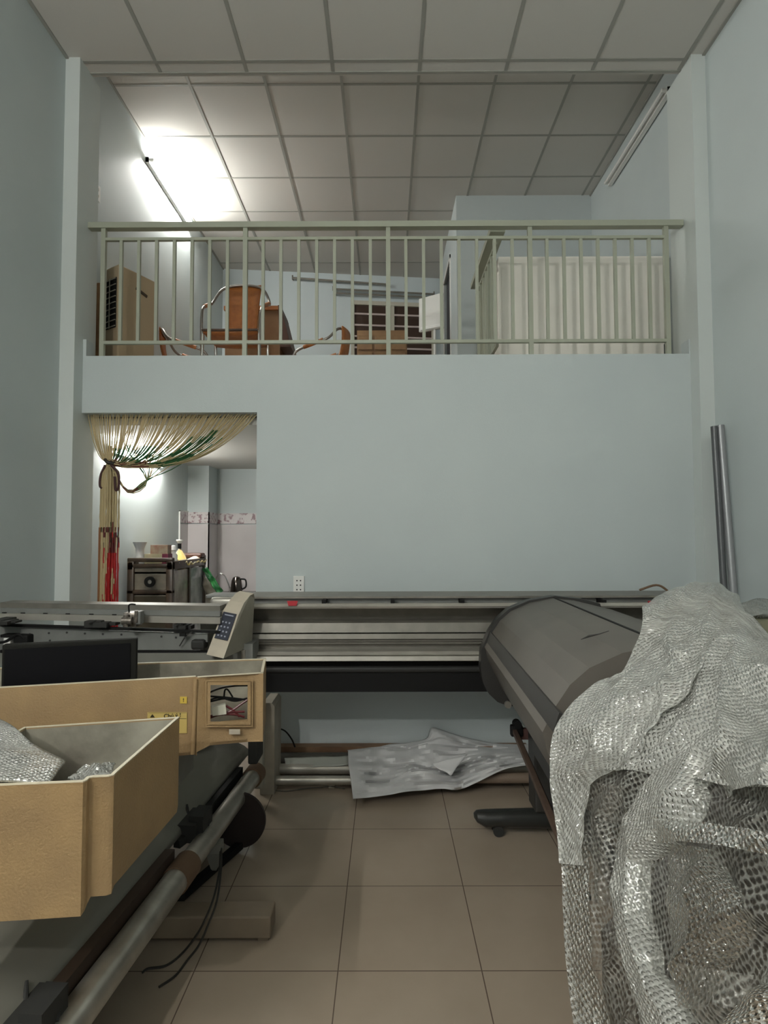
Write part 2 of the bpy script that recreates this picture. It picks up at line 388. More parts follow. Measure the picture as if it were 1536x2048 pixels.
m = MB(); p = U(201, 600, Y=4.35); m.box((p.x-.02, 4.33, ZD), (p.x+.012, 4.37, 3.42)); tag(m.build('wooden_board', BWOOD), 'thin brown board standing between the air cooler and the left wall', 'board')

def armchair(name, base, rz, h, label, seat=.44, wd=.5, seat_part=True, group=None):
    root = empty(name, base, label, 'chair', group, rz)
    L = lambda x, y, z: root.matrix_basis @ Vector((x, y, z))
    root.rotation_euler = (0,0,rz); bpy.context.view_layer.update()
    Mx = Matrix.Translation(Vector(base)) @ Matrix.Rotation(rz, 4, 'Z')
    L = lambda x, y, z: Mx @ Vector((x, y, z))
    hw = wd/2; q = h
    # hoop: from front arm, up the side, over the back
    pts = [L(-hw*.95, -.20, q*.22), L(-hw*.98, -.19, q*.60), L(-hw, -.05, q*.72), L(-hw*1.03, .12, q*.80), L(-hw*.75, .19, q*.95), L(-hw*.3, .22, q), L(hw*.3, .22, q), L(hw*.75, .19, q*.95), L(hw*1.03, .12, q*.80), L(hw, -.05, q*.72), L(hw*.98, -.19, q*.60), L(hw*.95, -.20, q*.22)]
    MB().tube(crv(pts, 6), .0115, 10).build('arm_hoop', TUBEMETAL, root, True)
    for sx_ in (-1, 1):
        for y0, y1 in ((-.20, -.22), (.16, .24)):
            m = MB(); m.tube([L(sx_*hw*.92, y0, seat-.01), L(sx_*hw*.96, y1, 0.0)], .012, 10); m.build('leg', CHROME, root, True)
    # arm grips in brown
        m = MB(); m.tube(crv([L(sx_*hw*1.0, -.10, q*.695), L(sx_*hw*1.0, -.02, q*.735), L(sx_*hw*1.03, .08, q*.785)], 5), .017, 10); m.build('arm_grip', LEATHER, root, True)
    # back: woven panel hung from hoop down to the seat, waisted
    P = []
    for i in range(9):
        t = i/8; z = q*(1-t)+seat*t; wdt = hw*(.66-.14*math.sin(min(t*1.3, 1)*PI/2)+.34*max(0, t-.75)/.25*.9); y = .225-.06*t+.02*math.sin(t*PI)
        P.append([L(wdt*u, y+.02*(1-u*u), z+.004) for u in (-1, -.6, -.2, .2, .6, 1)])
    m = MB(); m.grid(P); o = m.build('backrest', LEATHER, root, True); sol = o.modifiers.new('thick', 'SOLIDIFY'); sol.thickness = .012
    P = []
    for i in range(7):
        t = i/6; y = .17-.40*t; z = seat-.012*math.sin(t*PI)-.0*t
        P.append([L(hw*.88*u, y, z-.012*(1-u*u)) for u in (-1, -.6, -.2, .2, .6, 1)])
    m = MB(); m.grid(P); o = m.build('seat', LEATHER, root, True); sol = o.modifiers.new('thick', 'SOLIDIFY'); sol.thickness = .025
    m = MB(); m.tube([L(-hw*.92, -.235, seat-.012), L(hw*.92, -.235, seat-.012)], .011, 8); m.build('seat_rail', RUST, root, True)
    m = MB(); m.tube([L(-hw*.92, -.21, .2), L(hw*.92, -.21, .2)], .008, 8); m.build('stretcher', TUBEMETAL, root, True)
    return root
cA = U(474, 663, Y=5.0); topz = U(474, 570, Y=5.2).z-ZD
armchair('armchair', (cA.x, 5.0, ZD), 0, topz, 'brown armchair with woven back and steel hoop facing the railing', seat=U(474, 660, Y=4.8).z-ZD, wd=.50)
hB = U(375, 668, Y=5.3).z-ZD
pB = U(376, 668, Y=5.3); armchair('armchair', (pB.x, 5.3, ZD), PI*.56, hB, 'low brown armchair by the left loft wall, only its curved steel arm visible', seat=.3, wd=.42)
pC = U(643, 668, Y=5.3); armchair('armchair', (pC.x, 5.3, ZD), -PI*.56, hB, 'low brown armchair right of the brown cupboard, only its curved top visible', seat=.3, wd=.42)
# brown cupboard with a hanging flap behind the armchair
a = U(507, 615, Y=5.75); b_ = U(560, 615, Y=5.75)
root = empty('brown_cupboard', ((a.x+b_.x)/2-.1, 5.9, ZD), 'brown wooden cupboard standing behind the woven armchair', 'cupboard')
BOX = mat('brown cupboard panel', (.24, .13, .06), .5, col2=(.30, .17, .08), nscale=6)
m = MB(); m.box((a.x-.28, 5.75, ZD), (b_.x+.0, 6.2, a.z-.01)); m.build('carcass', BOX, root)
m = MB(); m.box((a.x-.29, 5.73, a.z-.03), (b_.x+.01, 6.22, a.z+.01)); m.build('top_board', LEATHER, root)
e0 = U(583, 700, Y=5.74)
m = MB(); m.hexa([(b_.x+.01, 5.70, e0.z+.02), (e0.x, 5.70, e0.z+.02), (e0.x, 6.15, e0.z+.02), (b_.x+.01, 6.15, e0.z+.02), (b_.x-.015, 5.72, a.z+.012), (b_.x+.012, 5.72, a.z+.012), (b_.x+.012, 6.15, a.z+.012), (b_.x-.015, 6.15, a.z+.012)]); m.build('hanging_flap', mat('dark leather', (.085, .035, .02), .5), root)

# loft window at the back
def yb(x): return 7.72+(x-XL)*(.48/(XR-XL))
w0, w1 = U(706, 612, Y=7.98), U(866, 612, Y=8.03)
zt_w, zb_w = w0.z, ZD+.95
m = MB(); fr = mat('window frame paint', (.50, .48, .40), .5)
def onw(x, z, d=0): return Vector((x, yb(x)-d, z))
def wbox(m, x0, x1, z0, z1, d0, d1): m.hexa([onw(x0, z0, d1), onw(x1, z0, d1), onw(x1, z0, d0), onw(x0, z0, d0), onw(x0, z1, d1), onw(x1, z1, d1), onw(x1, z1, d0), onw(x0, z1, d0)])
PANE = mat('brown tinted shutter glass', (.05, .03, .022), .5, spec=.2)
wbox(m, w0.x, w1.x, zb_w, zt_w, .0, .012); win = struct(m.build('window_1', PANE))
m = MB(); mid = w0.x+(w1.x-w0.x)*.46
for x in (w0.x, mid-.035, mid+.035, w1.x): wbox(m, x-.025, x+.025, zb_w, zt_w, .0, .035)
wbox(m, w0.x-.025, w1.x+.025, zt_w-.02, zt_w+.035, 0, .045); m.build('window_frame', fr, win)
m = MB(); z = zt_w-.14
while z > zb_w: wbox(m, w0.x, mid-.03, z-.012, z+.012, .012, .028); wbox(m, mid+.03, w1.x, z-.012, z+.012, .012, .028); z -= .155
m.build('window_bars', mat('pale window bars', (.50, .42, .40), .5), win)
# curtain rods
rods = (((588, 564), (775, 573), 'short steel curtain rod on the loft back wall, topmost of three'), ((667, 582), (868, 588), 'long steel curtain rod over the window, middle of three'), ((672, 590), (868, 595), 'long steel curtain rod over the window, lowest of three'))
for (p0, p1, lb) in rods:
    a = U(*p0, Y=7.88); b_ = U(*p1, Y=7.96); a.y = yb(a.x)-.07; b_.y = yb(b_.x)-.07
    r_ = empty('curtain_rod', (((a+b_)/2)).to_tuple(), lb, 'curtain rod')
    MB().tube([a, b_], .013, 8).build('pole', SILVER, r_, True)
    for q in (a, b_):
        MB().tube([q, q+Vector((0, .068, 0))], .010, 6).build('bracket', SILVER, r_)
        MB().tube([q-Vector((0,0,.02)), q+Vector((0, 0, .035))], .010, 6).build('finial', SILVER, r_)
# wooden drawer chest in front of the window
a = U(714, 661, Y=7.0); b_ = U(814, 661, Y=7.0)
root = empty('drawer_chest', ((a.x+b_.x)/2, 7.2, ZD), 'light brown wooden drawer chest below the loft window', 'chest of drawers')
CW = mat('light brown chest wood', (.25, .145, .065), .5, col2=(.20, .11, .05), nscale=9)
m = MB(); m.box((a.x, 7.0, ZD), (b_.x, 7.38, a.z)); m.build('carcass', CW, root)
wd = (b_.x-a.x)/3
for i in range(3):
    for k in range(3):
        x = a.x+wd*i; z = a.z-.07-k*.2
        d = MB(); d.box((x+.015, 6.985, z-.17), (x+wd-.015, 7.0, z), .004); dr = d.build('drawer', CW, root)
        MB().lathe((x+wd/2, 6.978, z-.085), [(.012, -.01), (.016, 0), (.012, .01)], 8).build('knob', DWOOD, dr)
# white screen on a stand
P0, P1, P2, P3 = U(838, 598, Y=5.9), U(885, 585, Y=5.75), U(886, 655, Y=5.75), U(838, 664, Y=5.9)
root = empty('display_board', (P2.x-.1, 5.85, ZD), 'white board on a thin stand beside the stairwell wall', 'board')
n_ = (P1-P0).cross(P2-P0).normalized(); n_ = n_ if n_.y > 0 else -n_
m = MB(); m.prism([P0, P1, P2, P3], n_*.03); m.build('panel', WHITE, root)
m = MB(); m.prism([P3+(P0-P3)*.03-n_*.012+(P2-P3)*.08, P2+(P1-P2)*.03-n_*.012, P2+(P1-P2)*.12-n_*.012, P3+(P0-P3)*.12-n_*.012+(P2-P3)*.08], n_*.01); m.build('lower_ledge', mat('bright white ledge', (.9,.9,.88), .3), root)
q = (P2+P3)/2+n_*.02+(P2-P3)*.12; m = MB(); m.tube([q+Vector((0,0,.3)), Vector((q.x, q.y, ZD+.02))], .012, 8); m.build('stand_pole', WHITE, root)
m = MB(); m.lathe((q.x, q.y, ZD), [(.14, 0), (.13, .02), (.02, .03)], 16); m.build('stand_base', WHITE, root)
# dark panel filling the stairwell doorway, the shade inside put into its colour
m = MB(); m.box((BX+.03, 6.62, ZD), (BX+.07, 7.35, 4.72)); dd = struct(m.build('doorway_shade', mat('dark doorway shade', (.035, .035, .04), .5)))
m = MB()
for y in (6.60, 7.33): m.box((BX-.012, y, ZD), (BX, y+.045, 4.74))
m.box((BX-.012, 6.60, 4.70), (BX, 7.375, 4.745)); m.build('door_frame', WHITE, dd)
# white foam box right of the stairs
a, b_ = U(996, 513, Y=4.42), U(1326, 513, Y=4.42); zl = U(1150, 684, Y=4.42).z; zp = U(1150, 690, Y=4.42).z
root = empty('foam_box', ((a.x+b_.x)/2, 4.6, ZD), 'tall white foam box behind the right end of the railing', 'box')
m = MB(); m.box((a.x, 4.42, zp+.004), (b_.x, 4.95, a.z), .006); m.build('box_body', FOAM, root)
m = MB(); m.box((a.x+.0, 4.40, ZD), (b_.x-.02, 4.95, zp)); m.build('box_plinth', FOAM, root)

# ---------------------------------------------------------------- bead curtain in the kitchen opening
def bead_curtain():
    cols = [mat('tan beads', (.52, .42, .24), .4), mat('green beads', (.03, .11, .04), .4), mat('dark red beads', (.12, .02, .02), .4), mat('red beads', (.42, .02, .02), .4), mat('dark beads', (.05, .045, .025), .4)]
    CY = YW+.06
    K = U(219, 925, Y=CY)
    root = MB(); rnd = random.Random(3)
    x0, x1 = XLC+.01, XO-.01; N = 118
    for i in range(N):
        t = (i+.5)/N; xx = x0+(x1-x0)*t+rnd.uniform(-.004, .004); yy = CY+rnd.uniform(-.015, .015)
        top = Vector((xx, yy, ZL)); kk = K+Vector((rnd.uniform(-.012, .02), rnd.uniform(-.015, .015), rnd.uniform(-.02, .02)))
        span = xx-K.x
        if rnd.random() < .16 and t > .2: sag = rnd.uniform(.04, .10)
        else: sag = 0
        c = Vector((K.x+span*(.62+.02*rnd.random()), yy, K.z-.13*max(0, t-.02)**.7-sag*1.2-rnd.uniform(0, .02)))
        pts = bez(top, c, kk, 15)
        if sag > .05:   # slack strands looping below the knot
            pts = crv([top, top.lerp(kk, .45)+Vector((0, 0, -.20*t)), K+Vector((.26, 0, -.10-sag*.3)), K+Vector((.13, 0, -.17-sag*.4)), kk], 4)
        n_ = len(pts)
        for k in range(n_-1):
            f = k/(n_-1); s_ = f+.25*noise.noise(Vector((t*7, f*3, 0)))
            g = 0
            edge = (.18 < t < .93)
            if .28 < s_ < .62 and edge and noise.noise(Vector((t*22, f*5, 3))) > -.12: g = 1
            if .60 < s_ < .86 and .1 < t < .9 and noise.noise(Vector((t*16, f*7, 9))) > -.1: g = 2 if noise.noise(Vector((t*9, f*6, 1))) > 0 else 4
            if f > .9 and rnd.random() < .4: g = 4
            root.mi = cols.index(cols[g]); root.tube([pts[k], pts[k+1]], .0034, 4, False)
    # tail: hangs straight down from the knot
    T0, T1 = U(203, 945, Y=CY), U(237, 945, Y=CY)
    for i in range(44):
        t = i/43; xx = T0.x+(T1.x-T0.x)*t; yy = CY+rnd.uniform(-.02, .02); zend = rnd.uniform(.25, .5)
        pts = [K+Vector((rnd.uniform(-.02, .02), 0, 0)), Vector((K.x+(xx-K.x)*.9, yy, K.z-.06))]
        z = K.z-.06
        while z > zend: z -= .035; pts.append(Vector((xx+rnd.uniform(-.002, .002), yy, z)))
        for k in range(len(pts)-1):
            z = pts[k].z; nn = noise.noise(Vector((t*4, z*4.5, 5)))+.5*noise.noise(Vector((i*3.7, z*9, 2))); g = 0
            if z < 1.58+.12*noise.noise(Vector((i*5.1, 0, 0)))+rnd.uniform(-.03, .03) and t > .25:
                if nn > -.22+.6*max(0, abs(z-1.28)-.18): g = 3
                if z > 1.42 and nn > .05: g = 2
                if z > 1.45 and nn < .0: g = 0
            if z < .95 and g == 0 and rnd.random() < .25: g = 2
            if 1.45 < z < 1.62 and rnd.random() < .10: g = 4
            root.mi = g; root.tube([pts[k], pts[k+1]], .0044, 4, False)
    # short loops of strand under the tie
    o = root.build('bead_curtain', cols, fixn=False)
    tag(o, 'tan, green and red bead curtain tied back to the left of the kitchen opening', 'curtain', kind='stuff')
    m = MB(); m.tube(crv([K+Vector((-.03, 0, .02)), K+Vector((0, -.03, .0)), K+Vector((.035, 0, -.01)), K+Vector((0, .03, .0)), K+Vector((-.03, 0, .02))], 5), .012, 6); m.build('tieback', mat('dark tie', (.03, .025, .02), .6), o, True)
    m = MB()
    m.tube(crv([K+Vector((.02, -.02, -.02)), K+Vector((.07, -.02, -.08)), K+Vector((.075, -.02, -.17)), K+Vector((.055, -.02, -.19)), K+Vector((.045, -.02, -.10))], 5), .008, 6)
    m.tube(crv([K+Vector((-.02, -.02, -.02)), K+Vector((-.05, -.02, -.09)), K+Vector((-.055, -.02, -.16)), K+Vector((-.04, -.02, -.18))], 5), .007, 6)
    m.build('tie_ends', mat('dark red tie', (.06, .02, .02), .6), o, True)
bead_curtain()
m = MB(); a = U(201, 1055, Y=YW+.05); m.box((a.x-.008, YW+.04, 0), (a.x+.006, YW+.08, a.z)); tag(m.build('wooden_strip', mat('orange brown strip', (.22, .09, .03), .5)), 'thin brown wooden strip standing left of the hanging bead strands', 'strip')

# ---------------------------------------------------------------- kitchen
def kitchen_cabinet():
    x0, x1, y0, y1, zt_ = -2.12, -1.745, 4.84, 5.74, 1.345
    root = empty('display_cabinet', ((x0+x1)/2, (y0+y1)/2, 0), 'dark wooden cabinet with glass sides behind the kitchen opening', 'cabinet')
    r = .028
    m = MB()
    for x in (x0+r, x1-r):
        for y in (y0+r, y1-r): m.box((x-r, y-r, 0), (x+r, y+r, zt_-.02), .008)
    for y in (y0, y1-.05):
        for z in (zt_-.035, 1.262, 1.05, .12): m.box((x0, y, z), (x1, y+.05, z+.035), .006)
    for x in (x0, x1-.05):
        for z in (zt_-.10, .12): m.box((x, y0, z), (x+.05, y1, z+.07), .006)
    m.box((x1-.04, (y0+y1)/2-.02, .12), (x1-.005, (y0+y1)/2+.02, zt_-.06))
    m.build('frame', DWOOD, root, True)
    m = MB(); m.box((x0+.02, y0+.02, zt_-.13), (x1-.02, y1-.02, zt_-.115)); m.build('top_board', mat('cabinet top', (.20, .16, .11), .5), root)
    m = MB(); m.box((x0+.03, y0+.035, .15), (x1-.03, y1-.04, .16)); m.box((x0+.03, y0+.035, 1.06), (x1-.03, y1-.04, 1.07)); m.box((x0+.005, y0+.04, .15), (x0+.015, y1-.04, zt_-.13)); m.box((x0+.03, y1-.035, .15), (x1-.03, y1-.03, zt_-.13)); m.build('shelf', mat('cabinet shelf', (.30, .24, .17), .6), root)
    m = MB(); m.box((x0+.05, y0+.02, .15), (x1-.05, y0+.026, 1.04)); m.box((x0+.05, y0+.02, 1.085), (x1-.05, y0+.026, 1.262)); g = m.build('front_glass', GLASSD, root)
    m = MB(); m.box((x0+.05, y0+.014, .20), (x1-.05, y0+.019, 1.03)); m.build('lower_panel', mat('dark lower panel', (.07, .055, .035), .25), root)
    c = Vector(((x0+x1)/2+.0, y0+.012, 1.150))
    m = MB(); m.ring(c, c+Vector((0, -.016, 0)), .018, .044); m.build('ring_handle', BLACK, g, True)
    m = MB(); m.tube([c, c+Vector((0, -.006, 0))], .0175, 14); m.build('handle_centre', SILVER2, g, True)
    m = MB(); m.box((x1-.022, y0+.06, .2), (x1-.016, (y0+y1)/2-.02, zt_-.11)); m.build('sliding_door', GLASSD, root)
    m = MB(); m.box((x1-.022, (y0+y1)/2+.02, .2), (x1-.016, y1-.06, zt_-.11)); m.build('sliding_door', mat('bluish cabinet glass', (.20, .22, .22), .2, col2=(.40, .42, .42), nscale=7), root)
    return x0, x1, y0, y1, zt_
cx0, cx1, cy0, cy1, czt = kitchen_cabinet()
zt_ = czt-.115
PORC = mat('grey porcelain', (.50, .50, .49), .3, col2=(.34, .35, .38), nscale=10)
p = U(280, 1090, Y=5.0)
m = MB(); m.lathe((p.x, 5.0, zt_), [(.04, 0), (.052, .04), (.05, .09), (.036, .14), (.036, .19), (.058, .245), (.05, .245), (.03, .19)], 20); tag(m.build('vase', PORC, None, True), 'grey porcelain vase at the left end of the cabinet top', 'vase')
CARD = mat('green patterned carton', (.30, .30, .18), .6, col2=(.42, .34, .22), nscale=14); CARDR = mat('dark red carton', (.16, .02, .05), .5)
a = U(291, 1098, Y=4.97); b_ = U(338, 1098, Y=4.97)
m = MB(); m.box((a.x, 4.95, zt_), (b_.x-.05, 5.05, zt_+.145)); m.mi = 1; m.box((b_.x-.05, 4.95, zt_), (b_.x, 5.05, zt_+.145)); tag(m.build('food_carton', [CARD, CARDR]), 'green patterned carton with red end on the cabinet, lower of two', 'carton')
zc = zt_+.145
a = U(303, 1080, Y=4.98); b_ = U(337, 1080, Y=4.98)
m = MB(); m.box((a.x, 4.96, zc), (b_.x, 5.05, zc+.075)); tag(m.build('food_carton', mat('brown carton', (.24, .12, .08), .6, col2=(.34, .28, .2), nscale=16)), 'brown carton lying on top of the green patterned carton', 'carton')
m = MB(); q = U(345, 1090, Y=5.08); m.lathe((q.x, 5.1, zt_), [(.035, 0), (.036, .13), (.02, .15), (.02, .17), (.028, .175), (.02, .21), (.004, .215)], 16); tag(m.build('plastic_bottle', WHITE, None, True), 'small white bottle between the cartons and the glass bottle', 'bottle')
GL = bpy.data.materials.new('clear bottle glass'); GL.use_nodes = True; g = GL.node_tree.nodes['Principled BSDF']; g.inputs['Base Color'].default_value = (.9,.9,.88,1); g.inputs['Transmission Weight'].default_value = .85; g.inputs['Roughness'].default_value = .05; g.inputs['IOR'].default_value = 1.3
q = U(359, 1100, Y=5.2); root = empty('glass_bottle', (q.x, 5.2, zt_), 'round clear glass bottle with white cap on the cabinet', 'bottle')
m = MB(); m.lathe((q.x, 5.2, zt_), [(.05, 0), (.062, .03), (.062, .09), (.045, .14), (.015, .175), (.013, .2)], 20); m.build('bottle_body', GL, root, True)
m = MB(); m.lathe((q.x, 5.2, zt_+.185), [(.016, 0), (.016, .045)], 14); m.build('bottle_neck', BLACK, root, True)
m = MB(); m.lathe((q.x, 5.2, zt_+.23), [(.012, 0), (.03, .025), (.028, .035), (.01, .036)], 14); m.build('cap', WHITE, root, True)
m = MB(); m.tube([Vector((q.x-.01, 5.138, zt_+.065)), Vector((q.x-.01, 5.136, zt_+.065))], .032, 18); m.build('bottle_label', BLACK, root)
q = U(350, 1112, Y=5.0)
m = MB(); m.lathe((cx1-.06, 5.0, zt_), [(.03, 0), (.05, .03), (.062, .07), (.058, .07), (.04, .02)], 18); tag(m.build('bowl', WHITE, None, True), 'white bowl at the front right corner of the cabinet', 'bowl')
def crumple(P, amp, sc, seed=0, nrm=Vector((0,0,1))):
    return [[Vector(p)+nrm*amp*noise.noise(Vector(p)*sc+Vector((seed, seed*2, 0))) for p in r] for r in P]
def patch(a, b_, c, d, nu, nv):
    a, b_, c, d = map(Vector, (a, b_, c, d))
    return [[(a.lerp(b_, j/nu)).lerp(d.lerp(c, j/nu), i/nv) for j in range(nu+1)] for i in range(nv+1)]
m = MB(); m.grid(crumple(patch((cx1-.22, 5.15, zt_+.06), (cx1+.005, 5.15, zt_+.06), (cx1+.015, 5.70, zt_+.075), (cx1-.22, 5.70, zt_+.07), 16, 20), .05, 14, 2))
o = m.build('folded_cloth', mat('yellow cloth', (.75, .55, .08), .7, col2=(.75, .72, .66), nscale=8), None, True); tag(o, 'yellow and white crumpled cloth on the right side of the cabinet top', 'cloth'); o.modifiers.new('t', 'SOLIDIFY').thickness = .01
m = MB(); m.box((cx1-.20, 5.60, zt_+.09), (cx1-.0, 5.72, zt_+.135), .015); tag(m.build('leather_case', mat('dark brown case', (.07, .025, .015), .4)), 'flat dark brown case behind the yellow cloth', 'case')
# plastic bags hanging beside the cabinet
a = [(U(405, 1150, Y=5.72)), (U(424, 1158, Y=5.72)), (U(446, 1206, Y=5.75)), (U(405, 1215, Y=5.75))]
P = patch(*a, 12, 14)
P = [[p+Vector((0, -.07*math.sin(PI*j/12)*math.sin(PI*min(1, .25+i/14)), 0)) for j, p in enumerate(r)] for i, r in enumerate(P)]
m = MB(); m.grid(crumple(P, .03, 18, 4, Vector((0,1,0)))); o = m.build('plastic_bag', mat('grey plastic bag', (.38, .36, .30), .4, col2=(.30, .26, .20), nscale=10), None, True); tag(o, 'grey plastic bag bulging at the right side of the cabinet', 'bag'); o.modifiers.new('t', 'SOLIDIFY').thickness = .006
a = [(U(404, 1138, Y=5.60)), (U(414, 1134, Y=5.60)), (U(446, 1182, Y=5.62)), (U(436, 1190, Y=5.62))]
m = MB(); m.grid(crumple(patch(*a, 6, 14), .03, 22, 8, Vector((0,1,0)))); o = m.build('green_bag', mat('green plastic', (.03, .22, .05), .4, col2=(.01, .08, .03), nscale=12), None, True); tag(o, 'bright green plastic strip hanging over the grey bag', 'bag'); o.modifiers.new('t', 'SOLIDIFY').thickness = .006
# worktop with tap and kettle
c0 = U(473, 1188, Y=6.35)
m = MB(); m.box((-1.915, 6.05, c0.z-.04), (-.2, 6.725, c0.z), .004); o = tag(m.build('kitchen_worktop', mat('grey granite', (.22, .21, .20), .25)), 'grey stone worktop along the tiled kitchen wall', 'worktop')
m = MB(); m.box((-1.9, 6.10, 0), (-.22, 6.725, c0.z-.041)); tag(m.build('kitchen_counter', DTILE), 'tiled counter base carrying the grey stone worktop', 'counter')
k = Vector((c0.x, 6.35, c0.z)); root = empty('electric_kettle', k.to_tuple(), 'small dark chrome electric kettle on the kitchen worktop', 'kettle')
KM = mat('dark chrome', (.12, .10, .09), .15, 1.)
m = MB(); m.lathe(k+Vector((0,0,.025)), [(.062, 0), (.062, .05), (.052, .12), (.036, .155), (.012, .165)], 24); m.build('kettle_body', KM, root, True)
m = MB(); m.lathe(k, [(.066, 0), (.066, .024)], 24); m.build('kettle_base', BLACK, root, True)
m = MB(); m.tube(crv([k+Vector((.045, 0, .16)), k+Vector((.095, 0, .15)), k+Vector((.10, 0, .08)), k+Vector((.06, 0, .05))], 5), .009, 8); m.build('handle', BLACK, root, True)
t = U(462, 1186, Y=6.45); t.z = c0.z; root = empty('kitchen_tap', t.to_tuple(), 'curved chrome kitchen tap left of the kettle', 'tap')
m = MB(); m.tube(crv([t, t+Vector((-.02, 0, .08)), t+Vector((-.07, 0, .19)), t+Vector((-.13, 0, .21)), t+Vector((-.17, 0, .15))], 6), .008, 10); m.build('spout', CHROME, root, True)
m = MB(); m.lathe(t, [(.025, 0), (.02, .03), (.012, .07)], 14); m.build('tap_base', CHROME, root, True)
# ================================================================ LONG PRINTER along the partition
def zat(py, Y, px=700): return U(px, py, Y=Y).z
xa, xb = -.80, 1.72
pr = empty('wide_format_printer', (.45, 3.45, 0), 'very long grey wide format printer standing along the pale blue partition', 'printer')
def xprism(prof, x0, x1): 
    m = MB(); m.prism([(x0, y, z) for y, z in prof], (x1-x0, 0, 0)); return m
xprism([(3.36, zat(1197,3.36)), (3.36, zat(1193,3.36)), (3.60, zat(1183,3.60)), (3.62, zat(1186,3.62)), (3.62, 1.0), (3.58, 1.0), (3.58, zat(1197,3.36)-.01)], xa, xb).build('top_cover', SILVER, pr)
xprism([(3.40, zat(1206,3.40)), (3.40, zat(1198,3.40)), (3.56, zat(1198,3.40)), (3.56, zat(1206,3.40))], xa, xb).build('guide_slot', PLATE, pr)
xprism([(3.29, zat(1217,3.29)), (3.285, zat(1213,3.285)), (3.30, zat(1207,3.30)), (3.40, zat(1206,3.40)), (3.40, zat(1217,3.29))], xa, xb).build('front_rail', SILVER2, pr)
prof = [(1217,3.40),(1238,3.43),(1242,3.38),(1246,3.355),(1265,3.345),(1266.5,3.37),(1268,3.33),(1278,3.325),(1279,3.34),(1283,3.33),(1284,3.34),(1288,3.33),(1289,3.37),(1301,3.37),(1302.5,3.29)]
pp = [(y, zat(p, y)) for p, y in prof]
xprism(pp+[(3.55, pp[-1][1]), (3.55, pp[0][1])], xa, xb).build('platen', SILVER, pr)
pp = [(3.28, zat(1303,3.28)), (3.26, zat(1310,3.26)), (3.27, zat(1311.5,3.27)), (3.255, zat(1313,3.255)), (3.25, zat(1322,3.25)), (3.30, zat(1323,3.30)), (3.50, zat(1323,3.30)), (3.50, zat(1303,3.28))]
xprism(pp, xa, xb).build('lower_band', SILVER2, pr)
xprism([(3.34, zat(1324,3.34)), (3.34, zat(1384,3.34)), (3.48, zat(1384,3.34)), (3.48, zat(1324,3.34))], xa, xb).build('media_tray', BLACK, pr)
m = MB(); zr = zat(1340, 3.32); m.tube([(xa, 3.345, zr), (xb, 3.345, zr)], .021, 14); m.build('roll_highlight', DGREY, pr, True)  # lighter grey bar standing in for the highlight on the black roll
for px in (650, 785, 922, 1061, 1165, 1200):
    a = U(px, 1201, Y=3.37); m = MB(); m.box((a.x-.011, 3.30, a.z-.012), (a.x+.011, 3.40, a.z+.010)); m.build('clip', BLACK, pr)
for px in (585, 1307):
    a = U(px, 1207, Y=3.285); m = MB(); m.prism([(a.x-.030, 3.28, a.z+.014), (a.x+.030, 3.28, a.z+.014), (a.x+.022, 3.28, a.z-.012), (a.x-.022, 3.28, a.z-.012)], (0, .012, 0)); m.build('red_tape', RED, pr)
m = MB(); a = U(1320, 1180, Y=3.45); m.tube(crv([a+Vector((-.12, 0, .0)), a+Vector((-.03, -.02, .03)), a+Vector((.03, -.02, .0)), a+Vector((.06, -.03, -.05))], 5), .007, 6); m.build('cable_end', KRAFT, pr, True)
for x in (-.98, 1.25):
    m = MB(); m.box((x-.05, 3.38, .06), (x+.05, 3.5, zat(1384,3.34)+.02)); lg = m.build('leg', GREY, pr)
    m = MB(); m.box((x-.05, 3.15, 0), (x+.05, 3.80, .07), .012); m.build('foot', GREY, lg)
m = MB(); m.box((-1.05, 3.36, zat(1384,3.34)), (xa, 3.56, 1.06)); m.build('left_housing', GREY, pr)
# rounded end of the rail left of the console
a = U(425, 1200, Y=3.42); m = MB(); m.box((a.x, 3.36, a.z-.05), (xa, 3.56, a.z+.02), .02, 3); m.build('rail_end_cap', SILVER2, pr, True)
a = U(430, 1192, Y=3.45); m = MB(); m.box((a.x-.04, 3.40, a.z-.01), (xa, 3.56, a.z+.012), .006); m.build('rail_end_lid', PLATE, pr)

